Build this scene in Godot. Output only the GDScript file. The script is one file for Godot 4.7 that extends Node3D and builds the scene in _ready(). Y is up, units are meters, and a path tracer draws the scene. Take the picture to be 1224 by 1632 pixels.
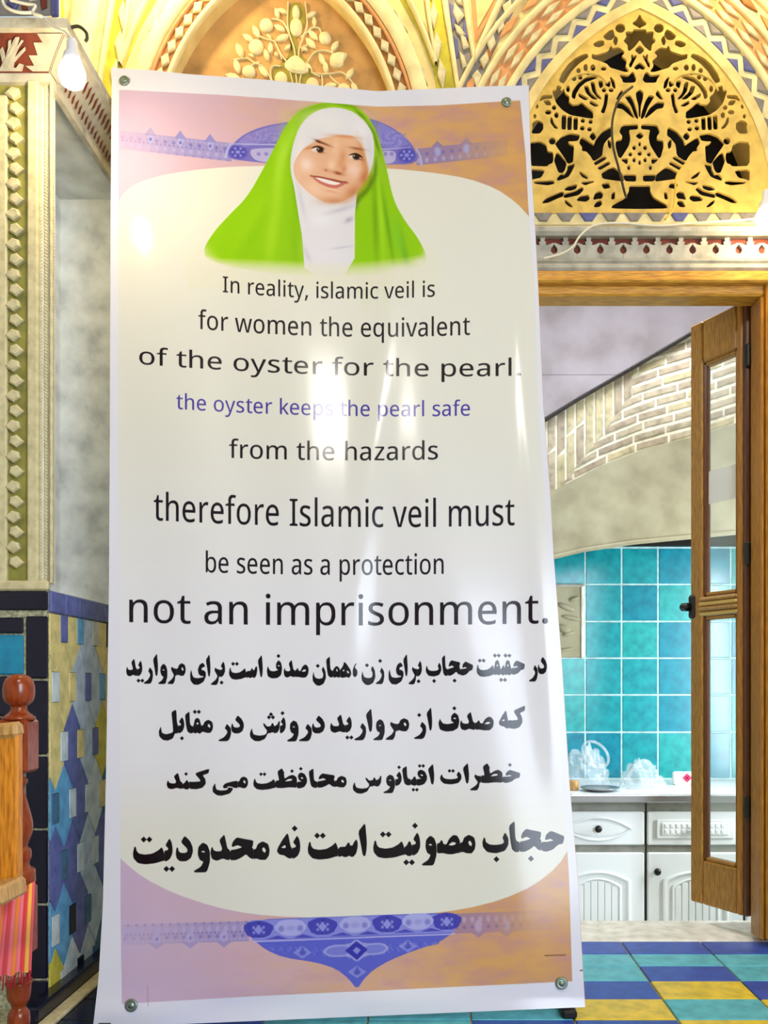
extends Node3D
# A tiled, plaster-carved room with a large printed banner leaning in it and a kitchen behind an open door.
# World: y up, metres; the eye stands at (0, EYE, 0) looking along -z. at() finds the point at a given depth that a sight line meets.
const F := 1400.0
const U0 := 690.0
const V0 := 1090.0
const EYE := 0.9
const WALL := 3.07      # depth of the room's end wall
const PIER := 2.46      # depth of the left pier's front
const SIDE := -1.08     # x of the left pier's side
const KIT := 4.35       # depth of the kitchen's tiled wall

var M := {}
var rng := RandomNumberGenerator.new()
var taken := {}

func at(u: float, v: float, d: float) -> Vector3:
	return Vector3((u - U0) / F * d, EYE - (v - V0) / F * d, -d)

# ---------- naming and tagging ----------
func numbered(called: String) -> String:
	var n: int = taken.get(called, 0)
	taken[called] = n + 1
	return called if n == 0 else "%s_%03d" % [called, n]

func tag(o: Node3D, label: String, category: String, group := "") -> Node3D:
	o.set_meta("label", label)
	o.set_meta("category", category)
	if group:
		o.set_meta("group", group)
	return o

func thing(called: String, label: String, category: String, where := Vector3.ZERO, group := "") -> Node3D:
	var o := Node3D.new()
	o.name = numbered(called)
	o.position = where
	add_child(o)
	return tag(o, label, category, group)

func obj(called: String, st, m: Material, parent: Node3D = null, where := Vector3.ZERO) -> MeshInstance3D:
	var o := MeshInstance3D.new()
	o.mesh = st.commit() if st is SurfaceTool else st
	o.material_override = m
	o.position = where
	if parent == null or parent == self:
		o.name = numbered(called)
		add_child(o)
	else:
		o.name = called
		parent.add_child(o, true)
	return o

func struct(called: String, st, m: Material, parent: Node3D = null, where := Vector3.ZERO) -> MeshInstance3D:
	var o := obj(called, st, m, parent, where)
	if parent == null:
		o.set_meta("kind", "structure")
	return o

# ---------- mesh helpers ----------
func mb(smooth := false) -> SurfaceTool:
	var st := SurfaceTool.new()
	st.begin(Mesh.PRIMITIVE_TRIANGLES)
	st.set_smooth_group(0 if smooth else 0xFFFFFFFF)
	return st

func fin(st: SurfaceTool) -> ArrayMesh:
	st.generate_normals()
	return st.commit()

func tri(st: SurfaceTool, a: Vector3, b: Vector3, c: Vector3) -> void:   # given counter-clockwise seen from its front
	st.add_vertex(a)
	st.add_vertex(c)
	st.add_vertex(b)

func quad(st: SurfaceTool, a: Vector3, b: Vector3, c: Vector3, d: Vector3) -> void:
	tri(st, a, b, c)
	tri(st, a, c, d)

func box(st: SurfaceTool, lo: Vector3, hi: Vector3, bevel := 0.0, xf := Transform3D()) -> void:
	var c := (lo + hi) / 2.0
	var h := (hi - lo) / 2.0
	var b := minf(bevel, minf(h.x, minf(h.y, h.z)) * 0.9)
	for ax in 3:
		for s in [-1.0, 1.0]:
			var n := Vector3.ZERO
			n[ax] = s
			var p := Vector3.ZERO
			var q := Vector3.ZERO
			p[(ax + 1) % 3] = 1.0
			q[(ax + 2) % 3] = s
			var hp: float = h[(ax + 1) % 3] - b
			var hq: float = h[(ax + 2) % 3] - b
			var o: Vector3 = c + n * h[ax]
			quad(st, xf * (o - p * hp - q * hq), xf * (o + p * hp - q * hq), xf * (o + p * hp + q * hq), xf * (o - p * hp + q * hq))
	if b <= 0.0:
		return
	var k := h - Vector3(b, b, b)
	for ax in 3:
		var e1 := (ax + 1) % 3
		var e2 := (ax + 2) % 3
		for s1 in [-1.0, 1.0]:
			for s2 in [-1.0, 1.0]:
				var v := []
				for t in [-1.0, 1.0]:
					for w in 2:
						var r := Vector3.ZERO
						r[ax] = k[ax] * t
						r[e1] = s1 * (h[e1] if w == 0 else k[e1])
						r[e2] = s2 * (k[e2] if w == 0 else h[e2])
						v.append(xf * (c + r))
				if s1 * s2 > 0:
					quad(st, v[0], v[2], v[3], v[1])
				else:
					quad(st, v[0], v[1], v[3], v[2])
	for sx in [-1.0, 1.0]:
		for sy in [-1.0, 1.0]:
			for sz in [-1.0, 1.0]:
				var a: Vector3 = xf * (c + Vector3(sx * h.x, sy * k.y, sz * k.z))
				var d: Vector3 = xf * (c + Vector3(sx * k.x, sy * h.y, sz * k.z))
				var e: Vector3 = xf * (c + Vector3(sx * k.x, sy * k.y, sz * h.z))
				if sx * sy * sz > 0:
					tri(st, a, d, e)
				else:
					tri(st, a, e, d)

func bx(lo: Vector3, hi: Vector3, bevel := 0.0) -> ArrayMesh:
	var st := mb()
	box(st, lo, hi, bevel)
	return fin(st)

func slab(u0: float, v0: float, u1: float, v1: float, d0: float, d1: float, bevel := 0.0) -> ArrayMesh:   # a block whose front, at depth d0, spans those sight lines
	var a := at(u0, v1, d0)
	var b := at(u1, v0, d0)
	return bx(Vector3(a.x, a.y, -d1), Vector3(b.x, b.y, -d0), bevel)

func lathe(st: SurfaceTool, prof: Array, xf := Transform3D(), segs := 20) -> void:   # prof: Vector2(radius, height) from bottom to top
	for i in prof.size() - 1:
		for k in segs:
			var a0 := TAU * k / segs
			var a1 := TAU * (k + 1) / segs
			var p: Vector2 = prof[i]
			var q: Vector2 = prof[i + 1]
			var v0 := xf * Vector3(p.x * cos(a0), p.y, p.x * sin(a0))
			var v1 := xf * Vector3(p.x * cos(a1), p.y, p.x * sin(a1))
			var v2 := xf * Vector3(q.x * cos(a1), q.y, q.x * sin(a1))
			var v3 := xf * Vector3(q.x * cos(a0), q.y, q.x * sin(a0))
			if p.x > 1e-6:
				tri(st, v0, v2, v1)
			if q.x > 1e-6:
				tri(st, v0, v3, v2)

func spline(pts: Array, n := 6) -> Array:
	var out := []
	for i in pts.size() - 1:
		var a = pts[maxi(i - 1, 0)]
		var b = pts[i]
		var c = pts[i + 1]
		var d = pts[mini(i + 2, pts.size() - 1)]
		for k in n:
			var t := float(k) / n
			out.append(0.5 * ((2.0 * b) + (c - a) * t + (2.0 * a - 5.0 * b + 4.0 * c - d) * t * t + (3.0 * b - a - 3.0 * c + d) * t * t * t))
	out.append(pts[-1])
	return out

func tube(st: SurfaceTool, pts: Array, r: float, segs := 8) -> void:
	var rings := []
	for i in pts.size():
		var dir: Vector3 = (pts[mini(i + 1, pts.size() - 1)] - pts[maxi(i - 1, 0)]).normalized()
		var side := dir.cross(Vector3(0.31, 0.2, 1.0)).normalized()
		var up := side.cross(dir)
		var ring := []
		for k in segs:
			ring.append(pts[i] + (side * cos(TAU * k / segs) + up * sin(TAU * k / segs)) * r)
		rings.append(ring)
	for i in rings.size() - 1:
		for k in segs:
			var n := (k + 1) % segs
			quad(st, rings[i][k], rings[i + 1][k], rings[i + 1][n], rings[i][n])
	for e in [0, rings.size() - 1]:
		for k in segs:
			if e == 0:
				tri(st, pts[0], rings[0][k], rings[0][(k + 1) % segs])
			else:
				tri(st, pts[-1], rings[e][(k + 1) % segs], rings[e][k])

func ellipse(c: Vector2, rx: float, ry: float, turn := 0.0, n := 12) -> PackedVector2Array:
	var p := PackedVector2Array()
	for k in n:
		p.append(c + Vector2(rx * cos(TAU * k / n), ry * sin(TAU * k / n)).rotated(turn))
	return p

func soften(p: PackedVector2Array, cut := 0.22) -> PackedVector2Array:   # rounds an outline's corners
	var out := PackedVector2Array()
	for i in p.size():
		var a := p[i]
		var b := p[(i + 1) % p.size()]
		out.append(a.lerp(b, cut))
		out.append(a.lerp(b, 1.0 - cut))
	return out

func ribbon(pts: Array, w0: float, w1: float) -> PackedVector2Array:   # the outline of a stroke that tapers from w0 to w1
	var l := PackedVector2Array()
	var r := PackedVector2Array()
	for i in pts.size():
		var dir: Vector2 = (pts[mini(i + 1, pts.size() - 1)] - pts[maxi(i - 1, 0)]).normalized()
		var w := lerpf(w0, w1, float(i) / (pts.size() - 1)) / 2.0
		l.append(pts[i] + dir.orthogonal() * w)
		r.append(pts[i] - dir.orthogonal() * w)
	r.reverse()
	l.append_array(r)
	return l

func outline(text: String, scale := 1.0, origin := Vector2.ZERO) -> PackedVector2Array:
	var p := PackedVector2Array()
	for pair in text.split(" ", false):
		var xy := pair.split(",")
		p.append(Vector2(xy[0].to_float(), xy[1].to_float()) * scale + origin)
	return p

func spans(polys: Array, y0: float, y1: float) -> Array:   # even-odd trapezoids between two heights that no vertex lies between
	var hits := []
	var ym := (y0 + y1) / 2.0
	for p in polys:
		for i in p.size():
			var a: Vector2 = p[i]
			var b: Vector2 = p[(i + 1) % p.size()]
			if (a.y > ym) != (b.y > ym):
				var k := (b.x - a.x) / (b.y - a.y)
				hits.append(Vector3(a.x + k * (ym - a.y), a.x + k * (y0 - a.y), a.x + k * (y1 - a.y)))
	hits.sort_custom(func(p, q): return p.x < q.x)
	return hits

# A flat piece of any outline, holes included (even-odd), cut through its depth; outlines are sight-line coordinates on the plane at depth d, so plates lie in the wall's plane.
func plate(st: SurfaceTool, polys: Array, d_front: float, d_back: float, d_ref: float, dome := 0.0) -> void:
	var ys := []
	for p in polys:
		for v in p:
			ys.append(snappedf(v.y, 0.01))
	ys.sort()
	var place := func(p: Vector2, d: float) -> Vector3:
		var w := at(p.x, p.y, d_ref)
		return Vector3(w.x, w.y, -d)
	var last: float = ys[0]
	for y in ys:
		if y - last < 0.02:
			continue
		var h := spans(polys, last, y)
		for i in range(0, h.size() - 1, 2):
			var tl: Vector3 = place.call(Vector2(h[i].y, last), d_front)
			var tr: Vector3 = place.call(Vector2(h[i + 1].y, last), d_front)
			var bl: Vector3 = place.call(Vector2(h[i].z, y), d_front)
			var br: Vector3 = place.call(Vector2(h[i + 1].z, y), d_front)
			quad(st, bl, br, tr, tl)
		last = y
	for p in polys:
		var inner := false
		var probe: Vector2 = (p[0] + p[1]) / 2.0 + (p[1] - p[0]).orthogonal().normalized() * 0.01
		for q in polys:
			if Geometry2D.is_point_in_polygon(probe, q):
				inner = not inner
		for i in p.size():
			var a: Vector2 = p[i]
			var b: Vector2 = p[(i + 1) % p.size()]
			if inner:
				quad(st, place.call(a, d_front), place.call(b, d_front), place.call(b, d_back), place.call(a, d_back))
			else:
				quad(st, place.call(b, d_front), place.call(a, d_front), place.call(a, d_back), place.call(b, d_back))

func pl(polys: Array, d_front: float, d_back: float, d_ref: float) -> ArrayMesh:
	var st := mb()
	plate(st, polys, d_front, d_back, d_ref)
	return fin(st)

# ---------- materials ----------
func noise_tex(freq: float, dark: Color, light: Color, seed_ := 1, size := 512, octaves := 4, mid := 0.5) -> NoiseTexture2D:
	var n := FastNoiseLite.new()
	n.noise_type = FastNoiseLite.TYPE_SIMPLEX_SMOOTH
	n.seed = seed_
	n.frequency = freq
	n.fractal_octaves = octaves
	var t := NoiseTexture2D.new()
	t.width = size
	t.height = size
	t.seamless = true
	t.noise = n
	var g := Gradient.new()
	g.offsets = PackedFloat32Array([0.0, mid, 1.0])
	g.colors = PackedColorArray([dark, dark.lerp(light, 0.6), light])
	t.color_ramp = g
	return t

func mat(c: Color, rough := 0.6, metal := 0.0) -> StandardMaterial3D:
	var m := StandardMaterial3D.new()
	m.albedo_color = c
	m.roughness = rough
	m.metallic = metal
	return m

func noisy(c: Color, tex: Texture2D, scale: Vector3, rough := 0.6, bump: Texture2D = null, depth := 0.2, world := true) -> StandardMaterial3D:
	var m := mat(c, rough)
	m.albedo_texture = tex
	m.uv1_triplanar = true
	m.uv1_world_triplanar = world
	m.uv1_scale = scale
	if bump:
		m.heightmap_enabled = true
		m.heightmap_texture = bump
		m.heightmap_scale = depth
	return m

func make_materials() -> void:
	var w := Color.WHITE
	var soft := noise_tex(0.012, Color(0.80, 0.79, 0.76), w, 3, 512, 5)
	var fine := noise_tex(0.03, Color(0.5, 0.5, 0.5), w, 5, 512, 4)
	var blot := noise_tex(0.008, Color(0.74, 0.75, 0.76), w, 8, 512, 5, 0.42)
	var grain := noise_tex(0.02, Color(0.66, 0.59, 0.50), w, 12, 512, 4)
	var glaze := noise_tex(0.01, Color(0.78, 0.80, 0.82), w, 21, 512, 5)
	M.cream = noisy(Color(0.93, 0.84, 0.58), soft, Vector3(1.4, 1.4, 1.4), 0.75, fine, 0.15)
	M.cream_rib = noisy(Color(0.95, 0.89, 0.68), soft, Vector3(1.7, 1.7, 1.7), 0.7, fine, 0.12)
	M.gold = noisy(Color(0.90, 0.76, 0.38), soft, Vector3(2.2, 2.2, 2.2), 0.6, fine, 0.12)
	M.ochre = noisy(Color(0.82, 0.62, 0.36), blot, Vector3(1.5, 1.5, 1.5), 0.8, fine, 0.1)
	M.tan = noisy(Color(0.64, 0.43, 0.21), soft, Vector3(2, 2, 2), 0.8)
	M.pink = noisy(Color(0.88, 0.62, 0.40), soft, Vector3(2, 2, 2), 0.8)
	M.olive = noisy(Color(0.63, 0.57, 0.20), soft, Vector3(2, 2, 2), 0.8)
	M.lime = noisy(Color(0.80, 0.76, 0.22), soft, Vector3(2, 2, 2), 0.8)
	M.panel_olive = noisy(Color(0.60, 0.58, 0.27), blot, Vector3(2.5, 2.5, 2.5), 0.8, fine, 0.1)
	M.grey_blue = noisy(Color(0.55, 0.53, 0.52), soft, Vector3(3, 3, 3), 0.7)
	M.blue_paint = noisy(Color(0.36, 0.38, 0.62), soft, Vector3(3, 3, 3), 0.65)
	M.kite = noisy(Color(0.86, 0.82, 0.66), soft, Vector3(4, 4, 4), 0.65)
	M.plaster = noisy(Color(0.96, 0.99, 1.0), blot, Vector3(1.6, 1.6, 1.6), 0.38, fine, 0.25)
	M.soffit = noisy(Color(0.96, 0.98, 0.99), soft, Vector3(1.0, 1.0, 1.0), 0.3)  # lighter plaster for the niche head, the bulb's light put into it
	M.white_wall = noisy(Color(0.88, 0.86, 0.82), soft, Vector3(0.8, 0.8, 0.8), 0.85)
	M.lilac = noisy(Color(0.76, 0.73, 0.77), soft, Vector3(0.45, 0.45, 0.45), 0.9)
	M.cornice = noisy(Color(0.76, 0.74, 0.68), blot, Vector3(3, 3, 3), 0.75, fine, 0.15)
	M.cornice_red = noisy(Color(0.48, 0.20, 0.13), blot, Vector3(5, 5, 5), 0.75)
	M.hood = noisy(Color(0.68, 0.66, 0.55), soft, Vector3(0.8, 0.8, 0.8), 0.85, fine, 0.08)
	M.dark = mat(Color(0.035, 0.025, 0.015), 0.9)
	M.black = mat(Color(0.02, 0.02, 0.022), 0.35)
	M.rubber = mat(Color(0.03, 0.03, 0.03), 0.6)
	M.sill = noisy(Color(0.98, 0.97, 0.93), soft, Vector3(2, 2, 2), 0.5)
	M.grout = noisy(Color(0.80, 0.80, 0.66), fine, Vector3(4, 4, 4), 0.9)
	M.grout_pale = noisy(Color(0.78, 0.92, 0.94), soft, Vector3(3, 3, 3), 0.8)
	var tiles := {
		"navy": Color(0.05, 0.06, 0.17), "sky": Color(0.10, 0.56, 0.72), "yellow": Color(0.98, 0.84, 0.20), "cobalt": Color(0.22, 0.34, 0.74), "teal": Color(0.40, 0.78, 0.84),
		"straw": Color(1.0, 0.92, 0.62), "mustard": Color(0.92, 0.86, 0.32), "pale": Color(0.83, 0.91, 1.0), "ice": Color(0.90, 0.96, 1.0), "azure": Color(0.44, 0.74, 0.94),
		"slate": Color(0.44, 0.48, 0.76), "petrol": Color(0.30, 0.48, 0.62), "turq_a": Color(0.12, 0.64, 0.68), "turq_b": Color(0.08, 0.57, 0.66), "turq_c": Color(0.16, 0.68, 0.68),
		"white_tile": Color(0.90, 0.92, 0.92)}
	for k in tiles:
		M[k] = noisy(tiles[k], glaze, Vector3(3, 3, 3), 0.22)
	for k in ["yellow", "cobalt", "teal"]:
		M[k].roughness = 0.38
	M.wood = noisy(Color(0.94, 0.70, 0.26), grain, Vector3(1.2, 14, 14), 0.38)
	M.wood_up = noisy(Color(0.82, 0.58, 0.20), grain, Vector3(14, 1.2, 14), 0.35)
	M.wood_dark = noisy(Color(0.45, 0.25, 0.08), grain, Vector3(14, 1.2, 14), 0.3)
	M.wood_leaf = noisy(Color(0.78, 0.58, 0.24), grain, Vector3(14, 1.5, 14), 0.32)
	M.wood_red = noisy(Color(0.62, 0.27, 0.12), grain, Vector3(10, 2, 10), 0.22)
	M.wood_board = noisy(Color(0.92, 0.60, 0.16), grain, Vector3(12, 1.4, 12), 0.35)
	M.wood_pale = noisy(Color(0.85, 0.68, 0.42), grain, Vector3(12, 1.4, 12), 0.4)
	M.brass = mat(Color(0.85, 0.72, 0.42), 0.35, 0.6)
	M.brick_a = noisy(Color(0.76, 0.71, 0.61), blot, Vector3(4, 4, 4), 0.9, fine, 0.06)
	M.brick_b = noisy(Color(0.71, 0.65, 0.56), blot, Vector3(4, 4, 4), 0.9, fine, 0.06)
	M.brick_c = noisy(Color(0.80, 0.75, 0.60), blot, Vector3(4, 4, 4), 0.9, fine, 0.06)
	M.coping = noisy(Color(0.30, 0.28, 0.28), fine, Vector3(6, 6, 6), 0.95, fine, 0.4)
	M.mortar = noisy(Color(0.97, 0.96, 0.88), soft, Vector3(3, 3, 3), 0.95)
	M.cabinet = mat(Color(0.92, 0.94, 0.94), 0.35)
	M.cabinet_frame = noisy(Color(0.62, 0.62, 0.58), soft, Vector3(2, 2, 2), 0.5)
	M.steel = mat(Color(0.62, 0.62, 0.62), 0.3, 0.8)
	M.counter = mat(Color(0.90, 0.92, 0.93), 0.3)
	M.paper = mat(Color(0.95, 0.96, 0.95), 0.7)
	M.cord_white = mat(Color(0.86, 0.84, 0.78), 0.5)
	M.cord_yellow = mat(Color(0.86, 0.70, 0.24), 0.5)
	M.cord_dark = mat(Color(0.16, 0.15, 0.12), 0.5)
	M.bulb_cap = mat(Color(0.88, 0.89, 0.93), 0.4)
	M.eyelet = mat(Color(0.50, 0.56, 0.52), 0.35, 0.7)
	var g := StandardMaterial3D.new()
	g.transparency = BaseMaterial3D.TRANSPARENCY_ALPHA
	g.albedo_color = Color(0.85, 0.95, 0.95, 0.12)
	g.roughness = 0.06
	M.glass = g
	var b := StandardMaterial3D.new()
	b.transparency = BaseMaterial3D.TRANSPARENCY_ALPHA
	b.albedo_color = Color(0.92, 0.96, 0.98, 0.22)
	b.roughness = 0.15
	M.film = b

func glow(c: Color, energy: float) -> StandardMaterial3D:
	var m := mat(c, 0.5)
	m.emission_enabled = true
	m.emission = c
	m.emission_energy_multiplier = energy
	return m

# ---------- the banner: its sheet, and the print on it ----------
const TW := 1536
const TH := 2048
var ink := PackedByteArray()
const LEFT_EDGE := "178,108 176,400 175,700 173.5,950 169,1230 164,1440 157,1560 148,1638"
const RIGHT_EDGE := "843,136 846,250 853,360 858,455 866,640 877,780 883,890 896,1060 908,1250 921,1400 933,1605"
const TOP_SAG := "178,0 240,1 300,5 430,9 520,15 600,19.5 700,11 780,4 843,0"
var edge_l: PackedVector2Array
var edge_r: PackedVector2Array
var sag: PackedVector2Array

func along(p: PackedVector2Array, k: float, by_x := false) -> float:   # a piecewise-linear value
	var i := 0
	while i < p.size() - 2 and (p[i + 1].x if by_x else p[i + 1].y) < k:
		i += 1
	var a := p[i]
	var b := p[i + 1]
	return lerpf(a.y, b.y, clampf((k - a.x) / (b.x - a.x), 0.0, 1.0)) if by_x else lerpf(a.x, b.x, (k - a.y) / (b.y - a.y))

func sheet(s: float, t: float) -> Vector2:   # where a point of the sheet (s across, t down, 0..1) is seen
	var yl := lerpf(108, 1638, t)
	var yr := lerpf(136, 1605, t)
	var xl := along(edge_l, yl)
	var xr := along(edge_r, yr)
	var x := lerpf(xl, xr, s)
	return Vector2(x, lerpf(yl, yr, s) + along(sag, lerpf(178, 843, s), true) * pow(1.0 - t, 2.5))

func on_sheet(p: Vector2) -> Vector2:   # and the other way round, in texture pixels
	var s := 0.5
	var t := 0.5
	for i in 4:
		var q := sheet(s, t)
		s += (p.x - q.x) / 720.0
		t += (p.y - q.y) / 1490.0
	return Vector2(s * TW, t * TH)

func depth_of(s: float, t: float) -> float:
	var base := lerpf(lerpf(2.66, 2.79, s), lerpf(2.27, 2.36, s), t)
	var wave := 0.006 * sin(s * 9.0 + t * 3.0) * sin(t * 5.2 + 0.6) + 0.004 * sin(s * 23.0 - t * 6.0) * (0.35 + 0.65 * (1.0 - absf(2.0 * t - 0.9)))
	wave += 0.010 * exp(-pow((s - 0.60 + (t - 0.4) * 0.35) / 0.035, 2)) * exp(-pow((t - 0.42) / 0.16, 2))    # a fold that runs down from the girl's shoulder
	wave += 0.007 * exp(-pow((s - 0.965) / 0.02, 2)) * smoothstep(0.1, 0.3, t) * (1.0 - smoothstep(0.6, 0.8, t))
	wave += 0.010 * exp(-pow((t - 0.03) / 0.03, 2)) * sin(s * 17.0)                                         # the top hem puckers between its screws
	wave += 0.006 * exp(-pow((t - 0.985) / 0.012, 2)) * sin(s * 11.0 + 1.0)
	return base - wave

func sheet_point(s: float, t: float, lift := 0.0) -> Vector3:
	var p := sheet(s, t)
	return at(p.x, p.y, depth_of(s, t) - lift)

func to_tex(p: PackedVector2Array) -> PackedVector2Array:
	var out := PackedVector2Array()
	for i in p.size():
		var a := p[i]
		var b := p[(i + 1) % p.size()]
		var n := int(ceil(a.distance_to(b) / 60.0))
		for k in maxi(n, 1):
			out.append(on_sheet(a.lerp(b, float(k) / maxi(n, 1))))
	return out

func blend(i: int, c: Color, a: float) -> void:
	ink[i] = int(lerpf(ink[i], c.r8, a) + 0.5)
	ink[i + 1] = int(lerpf(ink[i + 1], c.g8, a) + 0.5)
	ink[i + 2] = int(lerpf(ink[i + 2], c.b8, a) + 0.5)

func fill(polys: Array, c: Color, alpha := 1.0) -> void:   # even-odd, in texture pixels, with soft edges
	var lo := Vector2(1e9, 1e9)
	var hi := -lo
	for p in polys:
		for v in p:
			lo = lo.min(v)
			hi = hi.max(v)
	var x0 := clampi(int(lo.x) - 1, 0, TW - 1)
	var x1 := clampi(int(hi.x) + 1, 0, TW - 1)
	var row := PackedFloat32Array()
	row.resize(x1 - x0 + 2)
	for y in range(clampi(int(lo.y) - 1, 0, TH - 1), clampi(int(hi.y) + 1, 0, TH - 1) + 1):
		row.fill(0.0)
		var any := false
		for sub in 3:
			var yy := y + (sub + 0.5) / 3.0
			var xs := []
			for p in polys:
				var n: int = p.size()
				var a: Vector2 = p[n - 1]
				for i in n:
					var b: Vector2 = p[i]
					if (a.y > yy) != (b.y > yy):
						xs.append(a.x + (b.x - a.x) * (yy - a.y) / (b.y - a.y))
					a = b
			xs.sort()
			for k in range(0, xs.size() - 1, 2):
				any = true
				var from := clampf(xs[k], x0, x1)
				var to := clampf(xs[k + 1], x0, x1)
				var f := int(from)
				var g := int(to)
				if f == g:
					row[f - x0] += to - from
					continue
				row[f - x0] += f + 1 - from
				for x in range(f + 1, g):
					row[x - x0] += 1.0
				row[g - x0] += to - g
		if any:
			for x in range(x0, x1 + 1):
				var m := row[x - x0] / 3.0
				if m > 0.004:
					blend((y * TW + x) * 3, c, minf(m, 1.0) * alpha)

func paint(text: String, c: Color, alpha := 1.0, smooth := 2) -> void:
	var p := outline(text)
	for i in smooth:
		p = soften(p)
	fill([to_tex(p)], c, alpha)

func dab(u: float, v: float, rx: float, ry: float, turn: float, c: Color, alpha: float, hard := 1.0) -> void:   # a soft oval touch of colour
	var reach := maxf(rx, ry) * 2.2
	var a := on_sheet(Vector2(u - reach, v - reach))
	var b := on_sheet(Vector2(u + reach, v + reach))
	var o := on_sheet(Vector2(u, v))
	var kx := (2.0 * reach) / (b.x - a.x)
	var ky := (2.0 * reach) / (b.y - a.y)
	var cs := cos(-turn)
	var sn := sin(-turn)
	for y in range(maxi(int(a.y), 0), mini(int(b.y) + 1, TH)):
		for x in range(maxi(int(a.x), 0), mini(int(b.x) + 1, TW)):
			var dx := (x - o.x) * kx
			var dy := (y - o.y) * ky
			var p := (dx * cs - dy * sn) / rx
			var q := (dx * sn + dy * cs) / ry
			var r := p * p + q * q
			if r < 4.6:
				var m := exp(-r * 1.1) if hard <= 1.0 else 1.0 / (1.0 + pow(r, hard * 2.0))
				if m > 0.01:
					blend((y * TW + x) * 3, c, m * alpha)

func base_print() -> void:   # the ground of the print: lilac that turns to a mottled orange brown towards the right
	var im := Image.create(384, 512, false, Image.FORMAT_RGB8)
	var n := FastNoiseLite.new()
	n.seed = 4
	n.frequency = 0.045
	n.fractal_octaves = 3
	var g := Gradient.new()
	g.offsets = PackedFloat32Array([0.0, 0.3, 0.55, 0.8, 1.0])
	g.colors = PackedColorArray([Color8(206, 184, 214), Color8(213, 178, 190), Color8(216, 172, 152), Color8(212, 162, 116), Color8(210, 158, 106)])
	for y in 512:
		for x in 384:
			var s := x / 384.0
			var m := n.get_noise_2d(x * 0.55, y * 2.0) * smoothstep(0.15, 0.75, s)
			var c := g.sample(clampf(s + n.get_noise_2d(x * 0.3 + 900, y * 0.9) * 0.06, 0, 1))
			im.set_pixel(x, y, c.lerp(Color8(190, 140, 160) if m > 0 else Color8(228, 176, 90), absf(m) * 0.7))
	im.resize(TW, TH, Image.INTERPOLATE_CUBIC)
	ink = im.get_data()

func words(text: String, x0: float, x1: float, bl: float, bm: float, br: float, em: float, c: Color, heavy := 0.0) -> void:   # a line of lettering whose foot runs through three heights
	var tm := TextMesh.new()
	var f := SystemFont.new()
	f.font_names = PackedStringArray(["Droid Sans"])
	tm.font = f
	tm.font_size = 96
	tm.pixel_size = 1.0
	tm.depth = 0.0
	tm.curve_step = 1.0
	tm.text = text
	var arr := tm.surface_get_arrays(0)
	var vs: PackedVector3Array = arr[Mesh.ARRAY_VERTEX]
	var ix: PackedInt32Array = arr[Mesh.ARRAY_INDEX]
	var lo := 1e9
	var hi := -1e9
	var foot := 1e9
	for v in vs:
		lo = minf(lo, v.x)
		hi = maxf(hi, v.x)
	# the foot of the line: the most common lowest height of upright letters is found from the first letter, which never hangs below it
	for v in vs:
		if v.x < lo + (hi - lo) * 0.02:
			foot = minf(foot, v.y)
	var pts := PackedVector2Array()
	for v in vs:
		var k := (v.x - lo) / (hi - lo)
		var b := bl * (1 - k) * (1 - 2 * k) + bm * 4 * k * (1 - k) + br * k * (2 * k - 1)
		pts.append(on_sheet(Vector2(lerpf(x0, x1, k), b - (v.y - foot) / 96.0 * em)))
	tris(pts, ix, c)

func tris(pts: PackedVector2Array, ix: PackedInt32Array, c: Color) -> void:
	var lo := Vector2(1e9, 1e9)
	var hi := -lo
	for v in pts:
		lo = lo.min(v)
		hi = hi.max(v)
	var ox := int(lo.x) - 2
	var oy := int(lo.y) - 2
	var w := int(hi.x) - ox + 4
	var h := int(hi.y) - oy + 4
	var m := PackedFloat32Array()
	m.resize(w * h)
	for i in range(0, ix.size(), 3):
		var a := pts[ix[i]]
		var b := pts[ix[i + 1]]
		var d := pts[ix[i + 2]]
		var top := minf(a.y, minf(b.y, d.y))
		var end := maxf(a.y, maxf(b.y, d.y))
		var k := int(top * 4.0)
		while k < end * 4.0:
			var yy := (k + 0.5) / 4.0
			var l := 1e9
			var r := -1e9
			for e in 3:
				var p := a if e == 0 else b if e == 1 else d
				var q := b if e == 0 else d if e == 1 else a
				if (p.y > yy) != (q.y > yy):
					var x := p.x + (q.x - p.x) * (yy - p.y) / (q.y - p.y)
					l = minf(l, x)
					r = maxf(r, x)
			if r > l:
				var row := (k / 4 - oy) * w - ox
				var f := int(l)
				var g := int(r)
				if f == g:
					m[row + f] += (r - l) * 0.25
				else:
					m[row + f] += (f + 1 - l) * 0.25
					for x in range(f + 1, g):
						m[row + x] += 0.25
					m[row + g] += (r - g) * 0.25
			k += 1
	for y in h:
		for x in w:
			var v := m[y * w + x]
			if v > 0.01 and x + ox >= 0 and x + ox < TW and y + oy < TH:
				blend(((y + oy) * TW + x + ox) * 3, c, minf(v, 1.0))

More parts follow.
